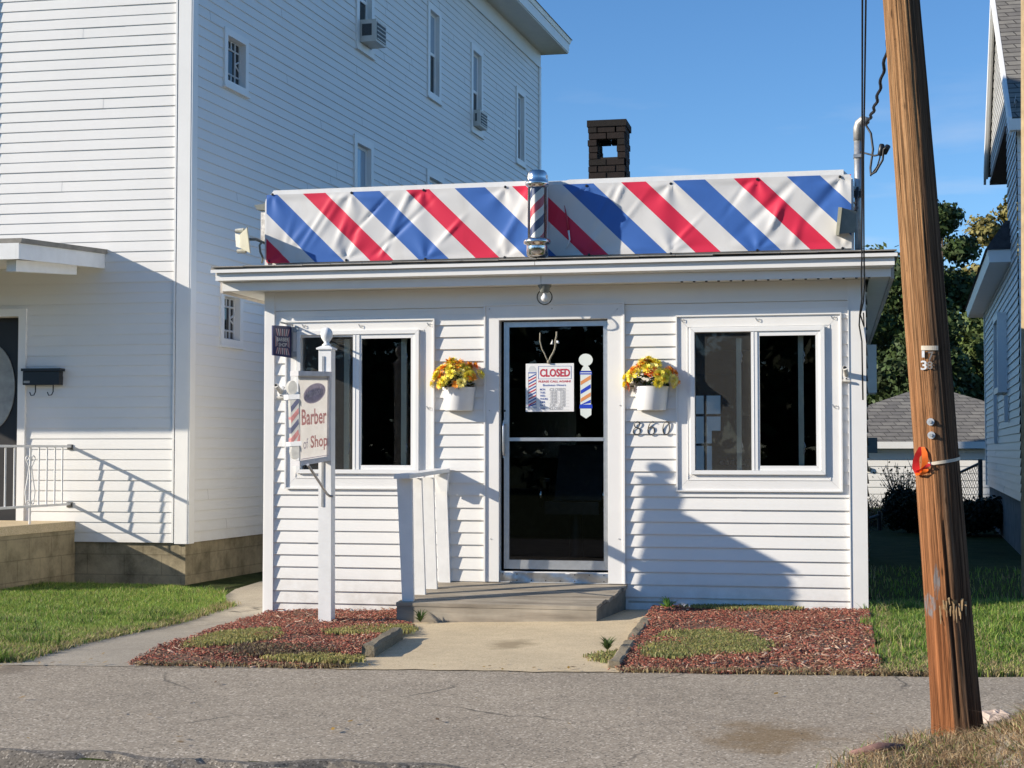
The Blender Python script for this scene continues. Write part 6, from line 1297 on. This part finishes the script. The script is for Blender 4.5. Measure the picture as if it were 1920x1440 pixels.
def chips(name,poly,n,seed,weights,dens=None,lmin=.012,lmax=.05,mats=CH):
    q,g=scatter(poly,n,seed,dens); n=len(q); x,y=q[:,0],q[:,1]; kk=np.clip((y-roadY(x)-.02)/.3,0,1); z=G(x,y)+.006+.024*kk+.012*kk*np.sin(x*7)*np.sin(y*5)+g.uniform(0,.016,n)
    an=g.uniform(0,3.14,n); L=g.uniform(lmin,lmax,n); W_=np.minimum(L*g.uniform(.14,.45,n),.010); ti=g.normal(0,.28,n); H=W_*.4
    d=np.stack([np.cos(an)*np.cos(ti),np.sin(an)*np.cos(ti),np.sin(ti)],1)*L[:,None]*.5; s=np.stack([-np.sin(an),np.cos(an),g.normal(0,.35,n)],1)*W_[:,None]*.5; u=np.stack([0*an,0*an,H],1); c=np.stack([x,y,z],1)
    V=np.stack([c-d-s,c+d-s*.7,c+d+s*.6,c-d+s,c-d*.9-s*.7+u,c+d*.9-s*.7+u,c+d*.9+s*.6+u,c-d*.9+s*.8+u],1).reshape(-1,3); b=np.arange(n)*8
    Fq=np.concatenate([np.stack([b+i for i in f],1) for f in ((4,5,6,7),(0,1,5,4),(1,2,6,5),(2,3,7,6),(3,0,4,7))]); mi=g.choice(len(mats),n,p=weights)
    o=npmesh(name,V,Fq,mats,np.tile(mi,5)); o['kind']='stuff'; return o
grow=lambda P,k:[(c_[0]+(p[0]-c_[0])*k,c_[1]+(p[1]-c_[1])*k) for c_ in [np.mean(np.array(P),0)] for p in P]
chips('mulch_chips',sheetL,25000,41,[.34,.25,.29,.035,.085],dens=lambda x,y:np.where(vn(x,y,5.)+.5*vn(x,y,13.,1)>-.35,1.,.35),lmin=.006,lmax=.026)
chips('stray_chips',grow(sheetL,1.07),420,43,[.3,.2,.3,.1,.1],lmin=.006,lmax=.025)
chips('stray_chips',grow(sheetR,1.06),520,44,[.3,.2,.3,.1,.1],lmin=.006,lmax=.025)
chips('mulch_straw',sheetR,520,45,[0,0,.55,.4,.05],lambda x,y:np.clip((x-1.2)/1.2,.05,1)*np.clip((-y-.6)/2.,.1,1),lmin=.03,lmax=.09)
chips('mulch_straw',sheetL,240,46,[0,0,.3,.6,.1],lmin=.03,lmax=.08)
chips('mulch_chips',sheetR,28000,42,[.33,.23,.31,.04,.09],dens=lambda x,y:np.where(vn(x,y,4.5,2)+.5*vn(x,y,12.,1)>-.35,1.,.35),lmin=.006,lmax=.026)
# moss and creeping weeds over the beds
MO=[bladem('moss_olive',(.36,.32,.11)),bladem('moss_green',(.22,.25,.09)),bladem('moss_brown',(.26,.19,.11))]
el_=lambda cx,cy,rx,ry,n=14,s=0: [(cx+rx*math.cos(a)*(1+.18*math.sin(3*a+s)),cy+ry*math.sin(a)*(1+.15*math.cos(4*a+s))) for a in np.linspace(0,2*math.pi,n,endpoint=False)]
m1=atZ(440,1195,.03); m2=atZ(1325,1205,.05); m3=atZ(700,1178,.03); m4=atZ(590,1240,.03); m5=atZ(1160,1228,.03); m6=atZ(1390,1152,.06); m7=atZ(1270,1195,.05)
blades('moss_patch',el_(m1[0],m1[1],.28,.66,s=1),12000,51,.004,.019,.0048,MO,[.6,.3,.1],.9,.045,feather=.16)
blades('moss_patch',el_(m2[0]-.02,m2[1],.44,.74,s=2),18000,52,.004,.019,.0048,MO,[.35,.5,.15],.9,.045,feather=.16)
blades('moss_patch',el_(m3[0],m3[1],.34,.40,s=3),7000,53,.004,.019,.0048,MO,[.65,.25,.1],.9,.04,feather=.16)
blades('moss_patch',el_(m4[0],m4[1]+.10,.34,.2,s=4),5000,54,.004,.019,.0048,MO,[.7,.2,.1],.9,.04,feather=.16)
blades('moss_patch',el_(m5[0],m5[1],.2,.34,s=5),3600,55,.004,.019,.0048,MO,[.3,.5,.2],.9,.02,feather=.16)
blades('moss_patch',el_(m6[0],-.16,.48,.2,s=6),6000,56,.004,.019,.0048,MO,[.5,.4,.1],.9,.05,feather=.16)
ds_=atZ(500,1215,.03); blades('dry_litter',el_(ds_[0]+.1,ds_[1]-.15,.42,.36,s=2),6500,57,.005,.025,.004,[bladem('litter_brown',(.10,.072,.052)),GR[2]],[.8,.2],1.6,.04,feather=.18)
# straw between bed and pavement
st_p=[(.95,float(roadY(.95))-.03),(2.9,float(roadY(2.9))-.05),(2.9,float(roadY(2.9))+.22),(.95,float(roadY(.95))+.08)]
blades('straw',st_p,6500,58,.006,.03,.003,[GR[2],bladem('straw_pale',(.42,.33,.2)),bladem('straw_brown',(.14,.09,.05))],[.4,.3,.3],2.2,.012,feather=.09)
st_p=[(-1.9,float(roadY(-1.9))-.03),(-.6,float(roadY(-.6))-.03),(-.6,float(roadY(-.6))+.08),(-1.9,float(roadY(-1.9))+.09)]
blades('straw',st_p,3000,59,.006,.03,.003,[GR[2],bladem('straw_pale_b',(.42,.33,.2)),bladem('straw_brown_b',(.10,.07,.045))],[.3,.3,.4],2.2,.012,feather=.07)
# dry grass round the pole
dryp=[(2.22,-5.62),(2.42,-5.27),(2.64,-5.08),(2.95,-4.95),(3.3,-4.6),(4.2,-4.4),(4.2,-6.3),(2.3,-6.2),(2.1,-5.95)]
DG=[bladem('dead_grass_tan',(.42,.30,.17)),bladem('dead_grass_brown',(.22,.135,.075)),bladem('dead_grass_pale',(.56,.45,.28)),GR[3],GR[0]]
blades('dry_grass',dryp,46000,61,.012,.062,.0024,DG,[.40,.25,.20,.10,.05],1.7,.0,feather=.34)
SO=plain('sandy_mound_soil',(.27,.19,.12),.95,var=.4,sc=14,bump=.8,bsc=50)
o=sheet('mound',[(2.45,-5.5),(2.75,-5.2),(3.1,-5.1),(3.4,-4.75),(4.2,-4.5),(4.2,-6.3),(2.6,-6.15)],.010,SO,.12); o['kind']='structure'
if 0:
  for k,pts in enumerate([[(2.0,-5.45),(2.25,-5.28),(2.5,-5.20)]]): pass
# wood off-cut and pale stone at the pole foot
p=atY(1868,1330,-4.7); mb=MB(); z0=Gs(p[0],-4.7)
mb.lathe((p[0],-4.7,z0),[(.02,-.05),(.075,-.02),(.085,.02),(.06,.048),(.02,.056)],n=9,sx=1.25,sy=.7)
mb.v=[(x+random.uniform(-.012,.012),y+random.uniform(-.012,.012),z+random.uniform(-.009,.009)) for x,y,z in mb.v]; o=mb.build('stone',plain('pinkish_stone',(.50,.40,.34),.8,var=.2,sc=20,bump=.4),None,loc=(p[0],-4.7,z0)); tag(o,'pale pinkish stone wedged behind the utility pole foot','stone')
p=atZ(1650,1418,.02); mb=MB(); mb.tube([(p[0]-.12,p[1]-.05,Gs(p[0]-.12,p[1]-.05)+.02),(p[0],p[1],Gs(p[0],p[1])+.035),(p[0]+.1,p[1]+.03,Gs(p[0]+.1,p[1])+.03)],[.014,.022,.012],n=7); o=mb.build('stick',plain('reddish_stick',(.20,.11,.09),.8,var=.3,sc=30,bump=.4),None,smooth=True,loc=tuple(p)); tag(o,'short reddish broken stick in the dry grass left of the pole','stick')
# edging stones along the entrance path
EDG=mat_speckle('old_edging_concrete',(.30,.25,.17),(.17,.14,.10),(.40,.36,.28),150,(.6,1.15),bump=.7)
def edging(label,a,b,wd_,h,seed):
    random.seed(seed); a=np.array(a[:2]);b=np.array(b[:2]); d=(b-a)/np.linalg.norm(b-a); s=np.array([-d[1],d[0]])*wd_/2; n=9; mb=MB(); rows=[]
    for i in range(n+1):
        c=a+(b-a)*i/n; z=Gs(*c); k=.006; row=[(c-s,z-.05),(c-s,z+h*.8),(c-s*.7,z+h),(c+s*.7,z+h),(c+s,z+h*.8),(c+s,z-.05)]
        rows.append([(p[0]+random.uniform(-k,k),p[1]+random.uniform(-k,k),zz+random.uniform(-k,k)) for p,zz in row])
    m=6; vs=[p for r in rows for p in r]; fs=[(i*m+j,(i+1)*m+j,(i+1)*m+j+1,i*m+j+1) for i in range(n) for j in range(m-1)]+[tuple(range(m)),tuple(range(n*m+m-1,n*m-1,-1))]
    mb.add(vs,fs); o=mb.build('edging_stone',EDG,None,loc=(*a,0)); tag(o,label,'edging stone','edging stones beside the entrance path')
edging('thick concrete edging stone left of the entrance path',atZ(690,1229,.02),atZ(744,1188,.04),.085,.085,1)
edging('rear concrete edging strip right of the entrance path, near the step',atZ(1213,1166,.04),atZ(1186,1200,.03),.075,.05,2)
edging('front weedy edging strip right of the entrance path, by the pavement',atZ(1181,1207,.03),atZ(1152,1249,.02),.075,.05,3)
# weeds
def weed(label,x,y,h,n,seed,mat,wd_=.02):
    g=np.random.default_rng(seed); z0=Gs(x,y)+.02; mb=MB()
    for k in range(n):
        an=g.uniform(0,6.28); r=h*g.uniform(.5,1.1); e=np.array([math.cos(an)*r*.8,math.sin(an)*r*.8,h*g.uniform(.35,1.)]); m_=e*np.array([.5,.5,.75]); s=np.array([-math.sin(an),math.cos(an),0])*wd_*g.uniform(.5,1); b=np.array([x,y,z0])
        mb.add([b,b+m_-s,b+e,b+m_+s],[(0,1,2,3)])
    o=mb.build('weed',mat,None,loc=(x,y,z0)); tag(o,label,'weed','weeds by the step and path')
p=atZ(1248,1140,.08); weed('bright green leafy weed at the wall right of the step',p[0],-.16,.11,26,71,bladem('weed_bright',(.16,.30,.05)),.012)
p=atZ(783,1155,.05); weed('small dark green weed against the front left corner of the step',p[0],-.93,.10,60,72,bladem('weed_dark',(.06,.11,.03)),.006)
p=atZ(1145,1220,.02); weed('low straggly weed growing over the right edge of the entrance path',p[0]-.02,p[1],.09,70,73,GR[3],.006)

LEAFM=[bladem('fallen_leaf_brown',(.14,.085,.045)),bladem('fallen_leaf_tan',(.34,.24,.13)),bladem('fallen_leaf_ochre',(.36,.22,.05))]
g=np.random.default_rng(91); n=150
cx=np.concatenate([g.uniform(-4,3.2,60),g.uniform(-3,2.6,90)]); cy=np.concatenate([g.uniform(-6,-3.5,60),roadY(cx[60:])+np.abs(g.normal(0,.16,90))-.05]); cz=G(cx,cy)+.022
an=g.uniform(0,6.28,n); L=g.uniform(.008,.024,n); a_=np.stack([np.cos(an),np.sin(an),g.uniform(-.2,.4,n)],1)*L[:,None]; b_=np.stack([-np.sin(an),np.cos(an),g.uniform(-.2,.4,n)],1)*L[:,None]*.5; c_=np.stack([cx,cy,cz],1)
V=np.stack([c_-a_,c_-b_,c_+a_,c_+b_],1).reshape(-1,3); o=npmesh('leaf_litter',V,np.arange(4*n).reshape(n,4),LEAFM,g.choice(3,n)); o['kind']='stuff'
